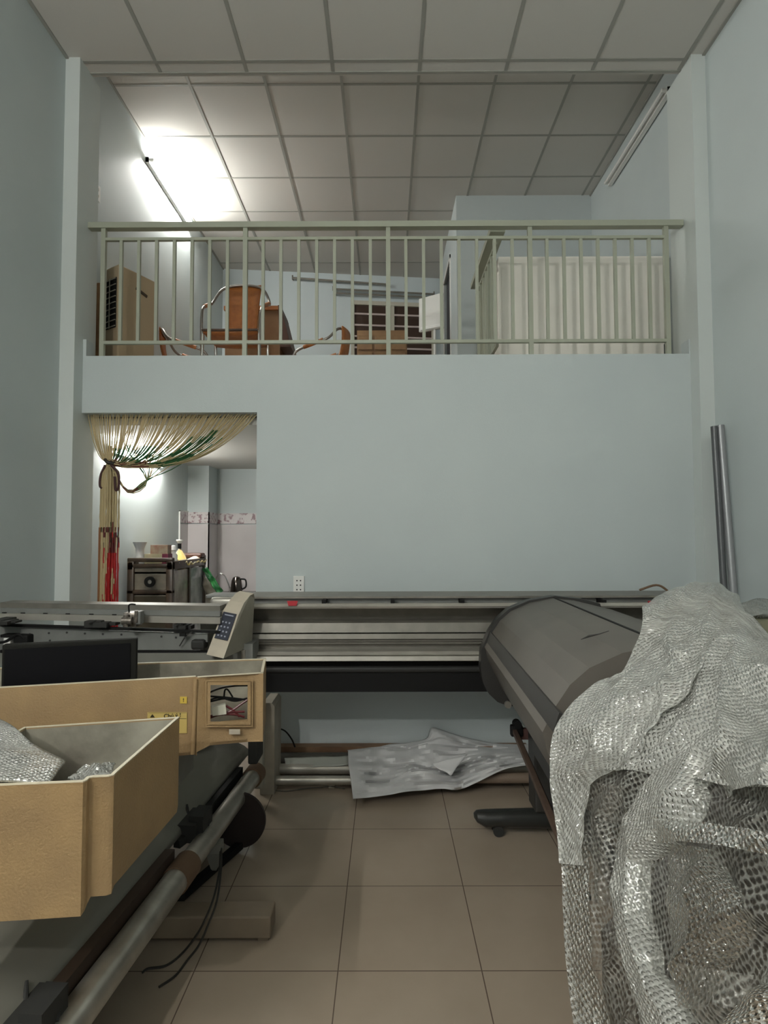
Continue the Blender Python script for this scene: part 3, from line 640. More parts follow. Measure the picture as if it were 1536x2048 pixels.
# control console at the left end
def console():
    side = [(447,1317,2.93),(462,1275,3.00),(477,1230,3.07),(488,1206,3.12),(500,1191,3.17),(508,1187,3.19),(509,1197,3.22),(505,1215,3.25),(504,1290,3.25),(478,1303,3.10)]
    R = [U(a, b_, Y=c) for a, b_, c in side]
    Wv = U(413, 1309, Y=2.965)-R[0]
    root = empty('control_console', ((R[0]+R[8])/2).to_tuple(), 'cream slanted control console with dark keypad at the left end of the long printer', 'control panel')
    root.location.z = min(p.z for p in R)
    m = MB(); m.mi = 0
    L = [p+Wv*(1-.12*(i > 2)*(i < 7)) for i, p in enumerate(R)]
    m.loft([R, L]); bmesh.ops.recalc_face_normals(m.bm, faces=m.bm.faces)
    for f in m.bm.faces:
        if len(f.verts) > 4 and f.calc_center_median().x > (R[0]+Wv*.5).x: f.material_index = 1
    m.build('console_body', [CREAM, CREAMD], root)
    def on(u, t, d=.004):
        # u across 0..1 (left to right), t along the slanted face 0..1 from bottom to keypad top
        i = 0 if t < .5 else 1; k = (t-.5*i)/.5; c = R[i].lerp(R[i+1], k); n = (R[i+1]-R[i]).cross(Wv).normalized(); n = n if n.y < 0 else -n
        return c+Wv*(1-u)+n*d
    kp = MB(); kp.grid([[on(u, t, .003) for u in (.12, .9)] for t in (.40, .5, .7, 1.0)]); k = kp.build('keypad', mat('keypad film', (.035, .038, .055), .35), root)
    k.modifiers.new('t', 'SOLIDIFY').thickness = .003
    PALE = mat('key print', (.30, .32, .38), .5)
    b = MB()
    for r_ in range(5):
        for c_ in range(3):
            if r_ == 4: continue
            u = .28+c_*.2; t = .48+r_*.10
            b.grid([[on(u+du, t+dt, .0065) for du in (-.045, .045)] for dt in (-.018, .018)], False)
    b.grid([[on(u, t, .0065) for u in (.25, .78)] for t in (.93, .955)], False)
    b.build('key_symbols', PALE, k)
    p = R[9]; m = MB(); m.box((p.x-.02, 3.15, .9-.1), (p.x+.06, 3.30, p.z+.03)); m.build('mounting_bracket', PLATE, root)
    q = U(487, 1300, Y=3.15); m = MB(); m.bar(q, q+Vector((.0, .02, -.12)), .02, .02); m.build('bracket_strut', SILVER2, root)
console()

# ================================================================ open carriage mechanism, left
YL_, YR_ = 3.22, 3.06
fm = empty('printer_carriage_frame', (-1.5, 3.2, 0), 'uncovered grey carriage mechanism with rails behind the black screen', 'machine part')
def strip(yl0, yr0, yl1, yr1, off, th, pxl=0, pxr=440, bev=0):
    fL = pxl/440; YA = YL_+(YR_-YL_)*pxl/440+off; YB_ = YL_+(YR_-YL_)*pxr/440+off
    def yy(a, b_, px): return a+(b_-a)*px/440
    p = [U(pxl, yy(yl1, yr1, pxl), Y=YA), U(pxr, yy(yl1, yr1, pxr), Y=YB_), U(pxr, yy(yl0, yr0, pxr), Y=YB_), U(pxl, yy(yl0, yr0, pxl), Y=YA)]
    m = MB(); d = Vector((0, th, 0)); m.hexa([p[0], p[1], p[1]+d, p[0]+d, p[3], p[2], p[2]+d, p[3]+d], bev); return m
strip(1205, 1212, 1216, 1223, .02, .12).build('top_beam', SILVER, fm)
strip(1216, 1223, 1226, 1233, .0, .10).build('upper_rail', PLATE, fm)
strip(1227, 1235, 1239, 1248, -.02, .05).build('linear_rail', SILVER2, fm)
for px in (8, 45, 90, 135, 182, 228): strip(1224.5, 1232, 1226.5, 1234.5, -.008, .01, px-4, px+4).build('rail_notch', BLACK, fm)
strip(1248, 1262, 1253, 1267, -.04, .03).build('drive_belt', BLACK, fm)
strip(1253.5, 1268, 1300, 1300, -.02, .02, 0, 385).build('back_plate', PLATE, fm)
strip(1269, 1267, 1287, 1284, -.02, .02, 385, 415).build('back_plate_end', PLATE, fm)
strip(1300, 1302, 1306, 1306, -.03, .02).build('lower_slot', BLACK, fm)
strip(1307, 1306, 1332, 1330, -.04, .05).build('lower_beam', GREY, fm)
strip(1332, 1330, 1500, 1500, -.02, .05, 10, 400).build('lower_housing', GREY, fm)
for (x0, x1, y0, y1) in ((175, 236, 1240, 1254), (352, 386, 1246, 1262), (-8, 38, 1237, 1249)):
    def q(a, b_): return U(a, b_, Y=3.12)
    A_, B_ = q(x0, y1), q(x1, y0); m = MB(); w_ = B_.x-A_.x
    m.box((A_.x, 3.08, A_.z), (A_.x+w_*.55, 3.2, B_.z), .004); m.box((A_.x+w_*.35, 3.06, A_.z+.004), (A_.x+w_*.8, 3.16, B_.z-.006), .003); m.box((A_.x+w_*.7, 3.09, A_.z+.01), (B_.x, 3.15, B_.z-.01), .003)
    m.tube([(A_.x+w_*.2, 3.07, B_.z-.01), (A_.x+w_*.5, 3.05, B_.z+.006)], .004, 6)
    m.build('carriage_block', RUBBER, fm)
def q3(a, b_, Y=3.02): return U(a, b_, Y=Y)
c = q3(262, 1236)
BRZ = mat('oily bronze', (.09, .075, .06), .35, .7, col2=(.30, .27, .24), nscale=40)
m = MB(); m.box((c.x-.035, 3.0, c.z-.045), (c.x+.035, 3.09, c.z+.03), .01); m.tube([c+Vector((-.03, -.03, -.01)), c+Vector((.02, -.03, -.01))], .02, 12); m.tube([c+Vector((-.012, -.03, -.04)), c+Vector((-.012, -.03, .02))], .014, 12)
m.tube([c+Vector((.035, -.02, -.02)), c+Vector((.035, -.02, .04))], .009, 10)
mo = m.build('print_carriage', BRZ, fm, True)
m = MB(); m.tube(crv([c+Vector((-.01, 0, .03)), c+Vector((-.012, 0, .062)), c+Vector((.0, 0, .070)), c+Vector((.022, 0, .068))], 4), .004, 6); m.build('hook', BLACK, mo)
m = MB(); m.box((c.x+.03, 3.0, c.z-.03), (c.x+.055, 3.05, c.z+.035), .004); m.build('sensor_plate', PLATE, mo)
for (x, y) in ((98, 1266), (134, 1265), (170, 1267), (206, 1268), (243, 1269), (323, 1273), (352, 1275), (60, 1268), (100, 1281)):
    a = U(x, y, Y=YL_+(YR_-YL_)*x/440-.022); m = MB(); m.tube([a, a+Vector((0, -.003, 0))], .0055, 8); m.build('screw', DGREY, fm)
m = MB(); a = U(20, 1288, Y=3.15); m.box((a.x-.015, 3.12, a.z), (a.x+.02, 3.19, a.z+.036)); m.build('white_valve', WHITE, fm)
m = MB(); m.box((a.x-.04, 3.13, a.z+.038), (a.x+.03, 3.19, a.z+.052)); m.box((a.x+.035, 3.12, a.z), (a.x+.11, 3.19, a.z+.05), .008); m.tube(crv([a+Vector((-.05, -.02, .01)), a+Vector((0, -.03, .02)), a+Vector((.06, -.03, .055)), a+Vector((.10, -.02, .02))], 4), .008, 6); m.build('valve_mount', BLACK, fm)
m = MB(); a = U(398, 1290, Y=3.05); m.box((a.x-.035, 3.02, a.z-.02), (a.x+.035, 3.10, a.z+.03), .012); m.tube(crv([a+Vector((-.10, -.0, -.005)), a+Vector((-.06, -.02, .05)), a+Vector((-.03, -.01, .07))], 4), .003, 5); m.build('end_gear', RUBBER, fm)
m = MB(); a = U(368, 1268, Y=3.04); m.box((a.x-.015, 3.015, a.z-.008), (a.x+.015, 3.03, a.z+.008)); m.build('limit_switch', BLACK, fm)
for px in (60, 400):
    a = U(px, 1480, Y=3.2); m = MB(); m.box((a.x-.05, 3.12, 0), (a.x+.05, 3.24, a.z+.05)); m.build('leg', GREY, fm)

# ================================================================ tan covers turned upside down
def inner_paint(m, c):
    bmesh.ops.recalc_face_normals(m.bm, faces=m.bm.faces); m.bm.normal_update()
def hpanel(m, P, Q, z0, z1, th, inward, z0b=None):
    """upright wall between two floor points; thickness towards inward"""
    P = Vector((P[0], P[1], 0)); Q = Vector((Q[0], Q[1], 0)); i = Vector(inward)*th; z0b = z0 if z0b is None else z0b
    Z = lambda v, z: Vector((v.x, v.y, z))
    m.hexa([Z(P, z0), Z(Q, z0b), Z(Q+i, z0b), Z(P+i, z0), Z(P, z1), Z(Q, z1), Z(Q+i, z1), Z(P+i, z1)])
zr = U(525, 1345, Y=2.25).z
FL, F1, F2 = U(-110, 1382.5, z=zr), U(391, 1354, z=zr), U(526, 1345.5, z=zr)
B2 = U(532, 1318, z=zr); BLf = U(-110, 1340, z=zr)
zb_r = U(516, 1481, Y=F2.y).z; zb_l = U(385, 1509, Y=F1.y).z
tc_ = Vector(((FL.x+B2.x)/2, (F1.y+B2.y)/2, 0))
tub = empty('printer_end_cover', (tc_.x, tc_.y, zb_l), 'long tan end cover with square cut-out and yellow warning label holding the black screen', 'cover')
fd = (F2-F1).normalized(); inn = Vector((-fd.y, fd.x, 0))
def fp(px, py):   # point on the plane of the front face seen at a pixel
    d = fw+RR*((px-768)/F)-UU*((py-1024)/F); t = (F1-EYE).dot(inn)/d.dot(inn); return EYE+d*t
h0, h1 = fp(421, 1368), fp(495, 1441); hz1, hz0 = h0.z, h1.z
S1 = F1.lerp(F2, .03)
fdL = (F1-FL).normalized(); innL = Vector((-fdL.y, fdL.x, 0)); out = -inn*.012
mo = MB()
hpanel(mo, FL, F1, zb_l, zr, .010, innL)
hpanel(mo, F1+out*.3, S1+out, zb_l, zr, .012, inn)
a = S1+out
e_ = F2+out
hpanel(mo, a, (h0.x, h0.y), zb_l+.012, zr, .012, inn, zb_r)
hpanel(mo, (h1.x, h1.y)+() if False else (h1.x, h1.y), e_, zb_r, zr, .012, inn)
hpanel(mo, (h0.x, h0.y), (h1.x, h1.y), zb_r, hz0, .012, inn); hpanel(mo, (h0.x, h0.y), (h1.x, h1.y), hz1, zr, .012, inn)
sd = (B2-F2).normalized(); ins = Vector((-sd.y, sd.x, 0)); ins = ins if ins.x < 0 else -ins
hpanel(mo, e_, B2, zb_r, zr, .010, ins)
hpanel(mo, B2, BLf, zb_l+.02, zr, .010, -innL)
hpanel(mo, BLf, FL, zb_l, zr, .010, (1, 0, 0))
mo.hexa([(FL.x, FL.y, zb_l), (F1.x, F1.y, zb_l), (F1.x+.02, BLf.y+(B2.y-BLf.y)*.8, zb_l), (BLf.x, BLf.y, zb_l), (FL.x, FL.y, zb_l+.01), (F1.x, F1.y, zb_l+.01), (F1.x+.02, BLf.y+(B2.y-BLf.y)*.8, zb_l+.01), (BLf.x, BLf.y, zb_l+.01)])
mo.hexa([(F1.x, F1.y, zb_r), (F2.x, F2.y, zb_r), (B2.x, B2.y, zb_r), (F1.x+.02, B2.y-.05, zb_r), (F1.x, F1.y, zb_r+.01), (F2.x, F2.y, zb_r+.01), (B2.x, B2.y, zb_r+.01), (F1.x+.02, B2.y-.05, zb_r+.01)])
mo.build('cover_shell', TAN, tub)
rm = MB(); 
for P_, Q_, n_ in ((FL, F1, innL), (S1+out, e_, inn), (BLf, B2, -innL), (e_, B2, ins)): hpanel(rm, P_, Q_, zr+.0003, zr+.003, .010, n_)
rm.build('rim', mat('pale cream rim edge', (.62, .56, .42), .5), tub)  # thin rim strip in a paler tone than the shell
mi_ = MB()
i1 = innL*.0115
hpanel(mi_, BLf-innL*.011, B2-innL*.011+ins*.011, zb_l+.03, zr-.003, .002, -innL)
hpanel(mi_, e_+ins*.0105+inn*.013, B2+ins*.0105, zb_r+.012, zr-.003, .002, ins)
mi_.build('stained_lining', STAIN, tub)
# moulded frame around the cut-out, vertical rib, small raised badge
def fpo(px, py, d=0): return fp(px, py)-inn*(.0125+d)
def fframe(m, x0, y0, x1, y1, wpx, d0, d1):
    for (a0, b0, a1, b1) in ((x0-wpx, y0-wpx, x1+wpx, y0), (x0-wpx, y1, x1+wpx, y1+wpx), (x0-wpx, y0, x0, y1), (x1, y0, x1+wpx, y1)):
        m.hexa([fpo(a0, b1, d0), fpo(a1, b1, d0), fpo(a1, b1, d1), fpo(a0, b1, d1), fpo(a0, b0, d0), fpo(a1, b0, d0), fpo(a1, b0, d1), fpo(a0, b0, d1)])
m = MB(); fframe(m, 421, 1368, 495, 1441, 6, .0, .004); fframe(m, 413, 1360, 503, 1449, 2, .0, .006); m.build('cutout_frame', TAN, tub)
m = MB(); m.tube([fpo(392, 1356, -.002), fpo(386, 1506, -.002)], .008, 10); m.build('rib', TAN, tub, True)
m = MB(); m.hexa([fpo(458, 1466, 0), fpo(480, 1466, 0), fpo(480, 1466, .005), fpo(458, 1466, .005), fpo(458, 1456, 0), fpo(480, 1456, 0), fpo(480, 1456, .005), fpo(458, 1456, .005)], .001); m.build('badge', CREAM, tub)
def fL(px, py, d=.002):   # on the left front plane
    dd = fw+RR*((px-768)/F)-UU*((py-1024)/F); t = (F1-EYE).dot(innL)/dd.dot(innL); return EYE+dd*t-innL*d
def lab(m, x0, y0, x1, y1, d=.002, th=.001):
    m.hexa([fL(x0, y1, d), fL(x1, y1, d), fL(x1, y1, d+th), fL(x0, y1, d+th), fL(x0, y0, d), fL(x1, y0, d), fL(x1, y0, d+th), fL(x0, y0, d+th)])
m = MB(); lab(m, 295, 1424, 374, 1466); lb = m.build('warning_label', mat('pale yellow label', (.55, .41, .13), .5), tub)
m = MB(); lab(m, 296, 1436.5, 373, 1437.3, .0032, .0004); lab(m, 297, 1425, 373, 1425.5, .0032, .0004); m.prism([fL(300, 1434.5, .0034), fL(310, 1434.2, .0034), fL(305, 1427.5, .0034)], -innL*.0005); m.build('label_lines', INK, lb)
m = MB(); lab(m, 360, 1393, 374, 1406.5); l2 = m.build('hazard_sticker', YELLOW, tub)
def text(name, s, p, size, xdir, parent, m_):
    cu = bpy.data.curves.new(name+'_curve', 'FONT'); cu.body = s; cu.size = size; cu.extrude = .0003; cu.align_x = 'CENTER'; cu.align_y = 'CENTER'; cu.offset = size*.02
    t = bpy.data.objects.new(name+'_source', cu); COL.objects.link(t)
    dg = bpy.context.evaluated_depsgraph_get(); me = bpy.data.meshes.new_from_object(t.evaluated_get(dg)); me.name = name
    bpy.data.objects.remove(t); me.materials.clear(); me.materials.append(m_)
    X = Vector(xdir).normalized(); Z = X.cross(Vector((0,0,1))); M4 = Matrix(((X.x, 0, Z.x, p.x), (X.y, 0, Z.y, p.y), (0, 1, Z.z, p.z), (0,0,0,1)))
    root = parent
    while root.parent: root = root.parent
    off = root.location+(parent.location if parent is not root else Vector())
    me.transform(Matrix.Translation(-off) @ M4); o = bpy.data.objects.new(name, me); COL.objects.link(o); o.parent = parent; return o
text('label_text', 'Chú ý !', fL(345, 1431, .0035), .020, fdL, lb, INK)
text('label_text', '!', fL(367, 1400, .0035), .018, fdL, l2, INK)
# wires and connector seen through the cut-out
m = MB()
for pts in (((415, 1394), (440, 1384), (470, 1379), (497, 1378)), ((415, 1400), (445, 1402), (475, 1405), (498, 1408)), ((448, 1404), (450, 1388), (456, 1387), (466, 1402)), ((418, 1408), (440, 1403), (470, 1410), (496, 1404)), ((416, 1412), (450, 1405), (480, 1408))):
    m.tube(crv([fp(a, b_)+inn*.055 for a, b_ in pts], 5), .0035, 6)
m.build('wire_bundle', BLACK, tub, True)
m = MB()
for pts in (((416, 1444), (440, 1436), (470, 1436), (490, 1441)), ((455, 1432), (470, 1424), (484, 1414), (496, 1406)), ((452, 1418), (468, 1428), (480, 1440)), ((416, 1441), (450, 1432), (490, 1430))):
    m.tube(crv([fp(a, b_)+inn*.045 for a, b_ in pts], 5), .0045, 6)
m.build('wire_bundle', mat('dark red wire', (.10, .012, .015), .4), tub, True)
p = [fp(425, 1437), fp(453, 1433), fp(451, 1413), fp(423, 1419)]
m = MB(); m.prism([v_+inn*.03 for v_ in p], inn*.02); m.build('connector', mat('white connector', (.62, .62, .52), .5), tub)
# support housing under it
m = MB(); m.box((-2.05, F1.y+.03, .555), (F1.x-.1, B2.y-.02, zb_l-.001)); 
sup = m
# black screen standing in the cover
s0, s1 = U(4, 1290, Y=2.13), U(274, 1277, Y=2.26)
sdv = Vector((s1.x-s0.x, s1.y-s0.y, 0)).normalized(); sn = Vector((-sdv.y, sdv.x, 0)); szb = zb_l+.012
scr = empty('computer_screen', ((s0.x+s1.x)/2, (s0.y+s1.y)/2, szb), 'black switched-off computer screen standing in the long tan cover', 'screen')
m = MB(); zt_s = s0.z+.0
p0 = Vector((s0.x, s0.y, 0)); p1 = Vector((s1.x, s1.y, 0)); Z = lambda v, z: Vector((v.x, v.y, z))
zL, zR = s0.z, s1.z
m.hexa([Z(p0, szb), Z(p1, szb), Z(p1+sn*.035, szb), Z(p0+sn*.035, szb), Z(p0, zL), Z(p1, zR), Z(p1+sn*.035, zR), Z(p0+sn*.035, zL)], .004); m.build('screen_casing', mat('matt black casing', (.014, .014, .012), .7, spec=.1), scr)
m = MB(); e = (p1-p0)
m.hexa([Z(p0+e*.02-sn*.001, szb+.02), Z(p1-e*.05-sn*.001, szb+.02), Z(p1-e*.05-sn*.003, szb+.02), Z(p0+e*.02-sn*.003, szb+.02), Z(p0+e*.02-sn*.001, zL-.016), Z(p1-e*.05-sn*.001, zR-.016), Z(p1-e*.05-sn*.003, zR-.016), Z(p0+e*.02-sn*.003, zL-.016)]); m.build('display_panel', mat('black glass', (.004, .004, .005), .6, spec=.12), scr)

# near tan cover: big open tub
def shell(name, pts, ztop, zbots, th, mats, parent, r=.015):
    """open tub from a closed outline; outer wall, rim, inner wall and floor"""
    n = len(pts); P = [Vector((x, y, 0)) for x, y in pts]; inner = []
    for i in range(n):
        a, b_, c = P[i-1], P[i], P[(i+1)%n]; n1 = (b_-a).normalized(); n2 = (c-b_).normalized()
        q1 = Vector((-n1.y, n1.x, 0)); q2 = Vector((-n2.y, n2.x, 0)); k = (q1+q2).normalized(); k = k/max(.4, k.dot(q1)); inner.append(b_+k*th)
    cen = sum(P, Vector())/n
    Zv = lambda v, z: Vector((v.x, v.y, z))
    o = MB(); lo = [Zv(p+(cen-p)*.02, z) for p, z in zip(P, zbots)]; l1 = [Zv(p+(cen-p)*.006, z+.02) for p, z in zip(P, zbots)]
    o.loft([lo, l1, [Zv(p, ztop-.006) for p in P], [Zv(p-(q-p)*.15, ztop) for p, q in zip(P, inner)], [Zv(q, ztop) for q in inner], [Zv(q, ztop-.003) for q in inner]], True, False)
    o.f([o.v(p) for p in lo][::-1]); a = o.build('cover_shell', mats[0], parent, True, 35)
    i_ = MB(); i_.loft([[Zv(q, ztop-.003) for q in inner], [Zv(q+(cen-q)*.01, z+.015) for q, z in zip(inner, zbots)]], True, False)
    i_.f([i_.v(Zv(q+(cen-q)*.01, z+.015)) for q, z in zip(inner, zbots)]); i_.build('stained_lining', mats[1], parent, True, 35)
    r_ = MB(); r_.loft([[Zv(p, ztop+.0005) for p in P], [Zv(p, ztop+.003) for p in P], [Zv(q, ztop+.003) for q in inner], [Zv(q, ztop+.0005) for q in inner]], True, False); r_.build('rim', mat('pale cream rim', (.62, .56, .42), .5), parent)  # rim loop paler than the outer wall
zr1 = .917
def T(px, py): a = U(px, py, z=zr1); return (a.x, a.y)
fr0 = T(0, 1572); fr1 = T(166, 1565); s0_, s1_, s2_ = T(174, 1562), T(179, 1557), T(186, 1555.5); c0_, c1_, c2_ = T(217, 1554), T(228, 1551.5), T(233, 1546)
bk = T(359, 1435); bk0 = T(0, 1446)
ex = lambda a, b_, t: (a[0]+(b_[0]-a[0])*t, a[1]+(b_[1]-a[1])*t)
frL = ex(fr1, fr0, 2.0); bkL = (frL[0]-.02, ex(bk, bk0, 1.9)[1])
zbl = U(160, 1834, Y=fr1[1]).z; zbr = U(210, 1792, Y=c0_[1]).z
pts = [frL, fr1, s0_, s1_, s2_, c0_, c1_, c2_, bk, bkL]
zb_ = [zbl, zbl, zbl+.008, (zbl+zbr)/2, zbr, zbr, zbr, zbr+.01, U(350, 1622, Y=bk[1]).z, zbl]
tub1 = empty('tan_tub_cover', ((frL[0]+bk[0])/2, (fr1[1]+bk[1])/2, zbl), 'large open tan cover nearest the camera with bubble wrap in it', 'cover')
shell('x', pts, zr1, zb_, .009, (TAN, STAIN), tub1)

# ================================================================ near printer body on the left
p1r = empty('roll_printer', (-1.5, 1.9, 0), 'grey roll printer along the left wall under the two tan covers', 'printer')
zt0 = .25
T0, T1 = U(139, 2048, z=zt0), U(509, 1549, z=zt0); td = (T1-T0).normalized(); tl = (T1-T0).length
tp = lambda s_, dx=0, dz=0: T0+td*s_+Vector((td.y, -td.x, 0))*dx+Vector((0,0,dz))
m = MB(); prof = [(-.078, .050), (-.085, .075), (-.11, .095), (-.20, .135), (-.38, .20), (-.60, .275), (-.75, .31)]
m.grid([[tp(s_, dx, dz) for dx, dz in prof] for s_ in (-.75, -.3, .2, .6, 1.0, 1.4, tl-.05, tl+.16)]); o = m.build('media_apron', APRON, p1r, True); o.modifiers.new('t', 'SOLIDIFY').thickness = .006
sup.box((-2.05, .75, .16), (-1.62, 3.0, .53)); sup.box((-2.05, .8, .50), (-1.25, 3.02, .553)); sup.build('body', GREY, p1r)
fpt = U(541, 1885, z=0); zt_f = U(541, 1834, Y=fpt.y).z
m = MB(); m.box((-1.75, fpt.y, .012), (fpt.x, fpt.y+.10, zt_f), .006); FOOTM = mat('brownish foot beam', (.235, .185, .13), .5, col2=(.20, .155, .11), nscale=8); ft = m.build('foot', FOOTM, p1r)
m = MB(); m.box((fpt.x-.05, fpt.y+.01, 0), (fpt.x-.012, fpt.y+.09, .014)); m.build('foot_pad', FOOTM, ft)
m = MB(); m.box((-1.72, fpt.y+.0, zt_f), (-1.60, fpt.y+.1, .5)); m.build('leg', CREAMD, p1r)
g = U(534, 1589, z=0); ztp = U(534, 1406, Y=g.y).z; hw = .042
m = MB(); m.prism([(g.x-hw, g.y, 0), (g.x+hw, g.y, 0), (g.x+hw, g.y, ztp-.02), (g.x+hw*.6, g.y, ztp), (g.x-hw*.6, g.y, ztp), (g.x-hw, g.y, ztp-.02)], (0, .22, 0)); m.build('leg', mat('dirty cream leg', (.42, .38, .31), .5, col2=(.34, .30, .24), nscale=8), p1r)
g2 = U(524, 1400, Y=3.42); m = MB(); m.box((g2.x-.045, 3.40, .08), (g2.x+.012, 3.46, g2.z), .015); m.build('leg', CREAMD, p1r)
m = MB(); q = U(519, 1495, Y=3.1); m.box((q.x-.05, 3.05, q.z-.07), (q.x+.0, 3.2, q.z+.09), .01); m.build('end_clamp', RUBBER, p1r)

# take-up roller
tk = empty('takeup_roller', (T0.lerp(T1, .5).x, T0.lerp(T1, .5).y, 0), 'long steel take-up tube with brown cores along the front of the roll printer', 'roller')
tk.location.z = .2
sm = (U(352, 1758, z=zt0)-T0).length
m = MB(); m.tube([tp(-.75), tp(sm)], .047, 24); m.build('near_tube', STEEL, tk, True)
m = MB(); m.ring(tp(sm-.02), tp(sm+.10), .046, .0525); m.build('paper_core', KRAFT, tk, True)
m = MB(); m.tube([tp(sm+.09), tp(tl-.03)], .043, 24); m.build('far_tube', STEEL, tk, True)
m = MB(); m.ring(tp(tl-.05), tp(tl+.03), .043, .053); m.build('paper_core', KRAFT, tk, True)
m = MB(); m.bar(tp(-.75, -.066, .040), tp(sm+.08, -.066, .040), .042, .05); m.build('stop_bar', mat('dark brown bar', (.045, .028, .018), .6), tk)
m = MB(); m.bar(tp(sm+.3, -.062, .035), tp(tl-.05, -.062, .035), .03, .045); m.build('guide_bar', BLACK, tk)
def clamp(s_):
    c = tp(s_, -.062, .05); m = MB(); r = Vector((td.y, -td.x, 0))
    m.bar(c-td*.08, c+td*.08, .075, .07); m.bar(c+r*.03-td*.05+Vector((0,0,.01)), c+r*.03+td*.055+Vector((0,0,.01)), .06, .095); m.tube([c-r*.02, c-r*.05+td*.05+Vector((0,0,.06))], [.012, .004], 8); m.tube([c+r*.02+Vector((0,0,.01)), c+r*.06+td*.02+Vector((0,0,.0))], .014, 8)
    m.bar(c-td*.12-r*.02+Vector((0,0,-.02)), c-td*.04+Vector((0,0,-.02)), .03, .03)
    m.build('clamp', RUBBER, tk)
sc_ = (U(396, 1660, z=.28)-T0).length; clamp(sc_); clamp(-.06)
dc = U(478, 1640, Y=2.9); 
m = MB(); a = Vector((dc.x, 2.9, max(.132, dc.z))); m.tube([a-td*.006, a+td*.012], .130, 40); m.build('flange_disc', mat('dark brown disc', (.022, .014, .012), .6), tk, True, 50)
# low black bar under the roller, and its bracket
m = MB(); a, b_ = U(346, 1806, z=.03), U(480, 1690, z=.03); m.bar(a, b_, .035, .03); m.box((a.x-.03, a.y-.03, 0), (a.x+.035, a.y+.04, .05), .004); tag(m.build('floor_bar', BLACK), 'black steel bar lying on the floor under the take-up tube', 'bar')
m = MB(); c = U(430, 1710, Y=2.55); m.loft([[c+Vector((x*w_, y*w_, z)) for x, y in ((-1,-1),(1,-1),(1,1),(-1,1))] for z, w_ in ((.055, .028), (.02, .03), (-.05, .014), (-.06, .008))]); m.build('drive_bracket', GREY, tk)
for k, pts in enumerate(((441,1697,.20),(439,1736,.17),(429,1790,.15),(412,1835,.11),(392,1872,.06),(363,1908,.012),(332,1931,.006),(297,1937,.006),(285,1945,.005)), ) if False else enumerate((((441,1697,.20),(439,1736,.17),(429,1790,.15),(412,1835,.11),(392,1872,.06),(363,1908,.012),(332,1931,.006),(297,1937,.006),(285,1945,.005)), ((443,1697,.20),(442,1740,.17),(434,1800,.145),(418,1845,.10),(398,1890,.045),(375,1920,.012),(351,1951,.006),(318,1974,.005)))):
    m = MB(); m.tube(crv([U(a, b_, z=z) for a, b_, z in pts], 6), .0042, 7)
    tag(m.build('loose_cable', mat('black cable', (.02, .018, .014), .5), None, True), ('black cable ending leftmost on the floor beside the roller foot', 'black cable ending nearest the camera below the roller foot')[k], 'cable')

# ================================================================ pipes, timber and vinyl sheet along the partition
xr_ = .98
def pipe(px0, py, Y, r, m_, label, x1=xr_, name='floor_pipe', hollow=True):
    a = U(px0, py, Y=Y); z = max(r+.001, a.z); m = MB(); m.tube([(a.x, Y, z), (x1, Y, z)], r, 20)
    if hollow: pass
    return tag(m.build(name, m_, None, True), label, 'pipe')
m = MB(); a = U(548, 1492, Y=3.9); m.box((a.x-.02, 3.88, 0), (xr_-.06, 3.95, a.z)); tag(m.build('timber_batten', mat('reddish timber', (.16, .085, .045), .6, col2=(.22, .13, .07), nscale=9)), 'brown timber batten on the floor against the partition', 'timber')
DT = mat('dark pipe', (.06, .055, .045), .4)
pipe(552, 1520, 3.83, .045, DT, 'dark thick pipe lying directly in front of the timber batten')
pipe(549, 1538, 3.725, .032, mat('grey pipe', (.40, .38, .33), .4, .4), 'grey pipe on the floor, middle one of the three visible left of the sheet')
o_ = pipe(552, 1561, 3.60, .027, STEEL, 'shiny worn steel pipe on the floor, nearest of the pipes by the partition', x1=.02)
pipe(940, 1556, 3.58, .03, mat('brown pipe', (.20, .15, .11), .5), 'brown pipe sticking out right of the white sheet', x1=1.15)
P = patch(U(569, 1518, Y=3.76), U(700, 1514, Y=3.78), U(700, 1532, Y=3.70), U(572, 1536, Y=3.70), 12, 6)
m = MB(); m.grid(crumple(P, .01, 12, 3)); o = m.build('paper_scrap', mat('grey paper', (.36, .37, .33), .6), None, True); tag(o, 'thin grey paper scrap lying over the pipes left of the white sheet', 'paper'); o.modifiers.new('t', 'SOLIDIFY').thickness = .004
# crumpled white sheet
top = [(694,1499),(735,1493),(780,1488),(822,1484),(853,1476),(864,1455),(905,1467),(945,1478),(1000,1487),(1062,1488)]
r1_ = [(696,1502),(735,1500),(780,1499),(822,1496),(860,1488),(890,1489),(915,1491),(950,1495),(1000,1497),(1062,1492)]
r2_ = [(697,1530),(740,1532),(780,1532),(822,1528),(860,1533),(890,1530),(915,1527),(950,1515),(1000,1510),(1062,1508)]
r3_ = [(702,1562),(735,1561),(780,1560),(822,1545),(860,1543),(890,1548),(915,1546),(950,1532),(1000,1524),(1062,1522)]
r4_ = [(706,1597),(745,1594),(780,1589),(815,1583),(850,1580),(885,1577),(915,1580),(950,1566),(1010,1538),(1062,1530)]
def resamp(rows, Ys, nu=60):
    out = []
    for r, Y in zip(rows, Ys):
        c = crv([Vector((a, b_, 0)) for a, b_ in r], 8); out.append([U(p.x, p.y, Y=Y[0]+(Y[1]-Y[0])*k/(len(c)-1)) for k, p in enumerate(c)])
    return out
rows = resamp([top, r1_, r2_, r3_, r4_], [(3.93, 3.93), (3.80, 3.84), (3.62, 3.68), (3.50, 3.58), (3.38, 3.55)])
G = []
for i in range(len(rows)-1):
    for k in range(7):
        t = k/7; G.append([a.lerp(b_, t) for a, b_ in zip(rows[i], rows[i+1])])
G.append(rows[-1])
def ridged(p, s_): n = noise.noise(p*s_); return 1-abs(n)*2
nR = len(G); G2 = []
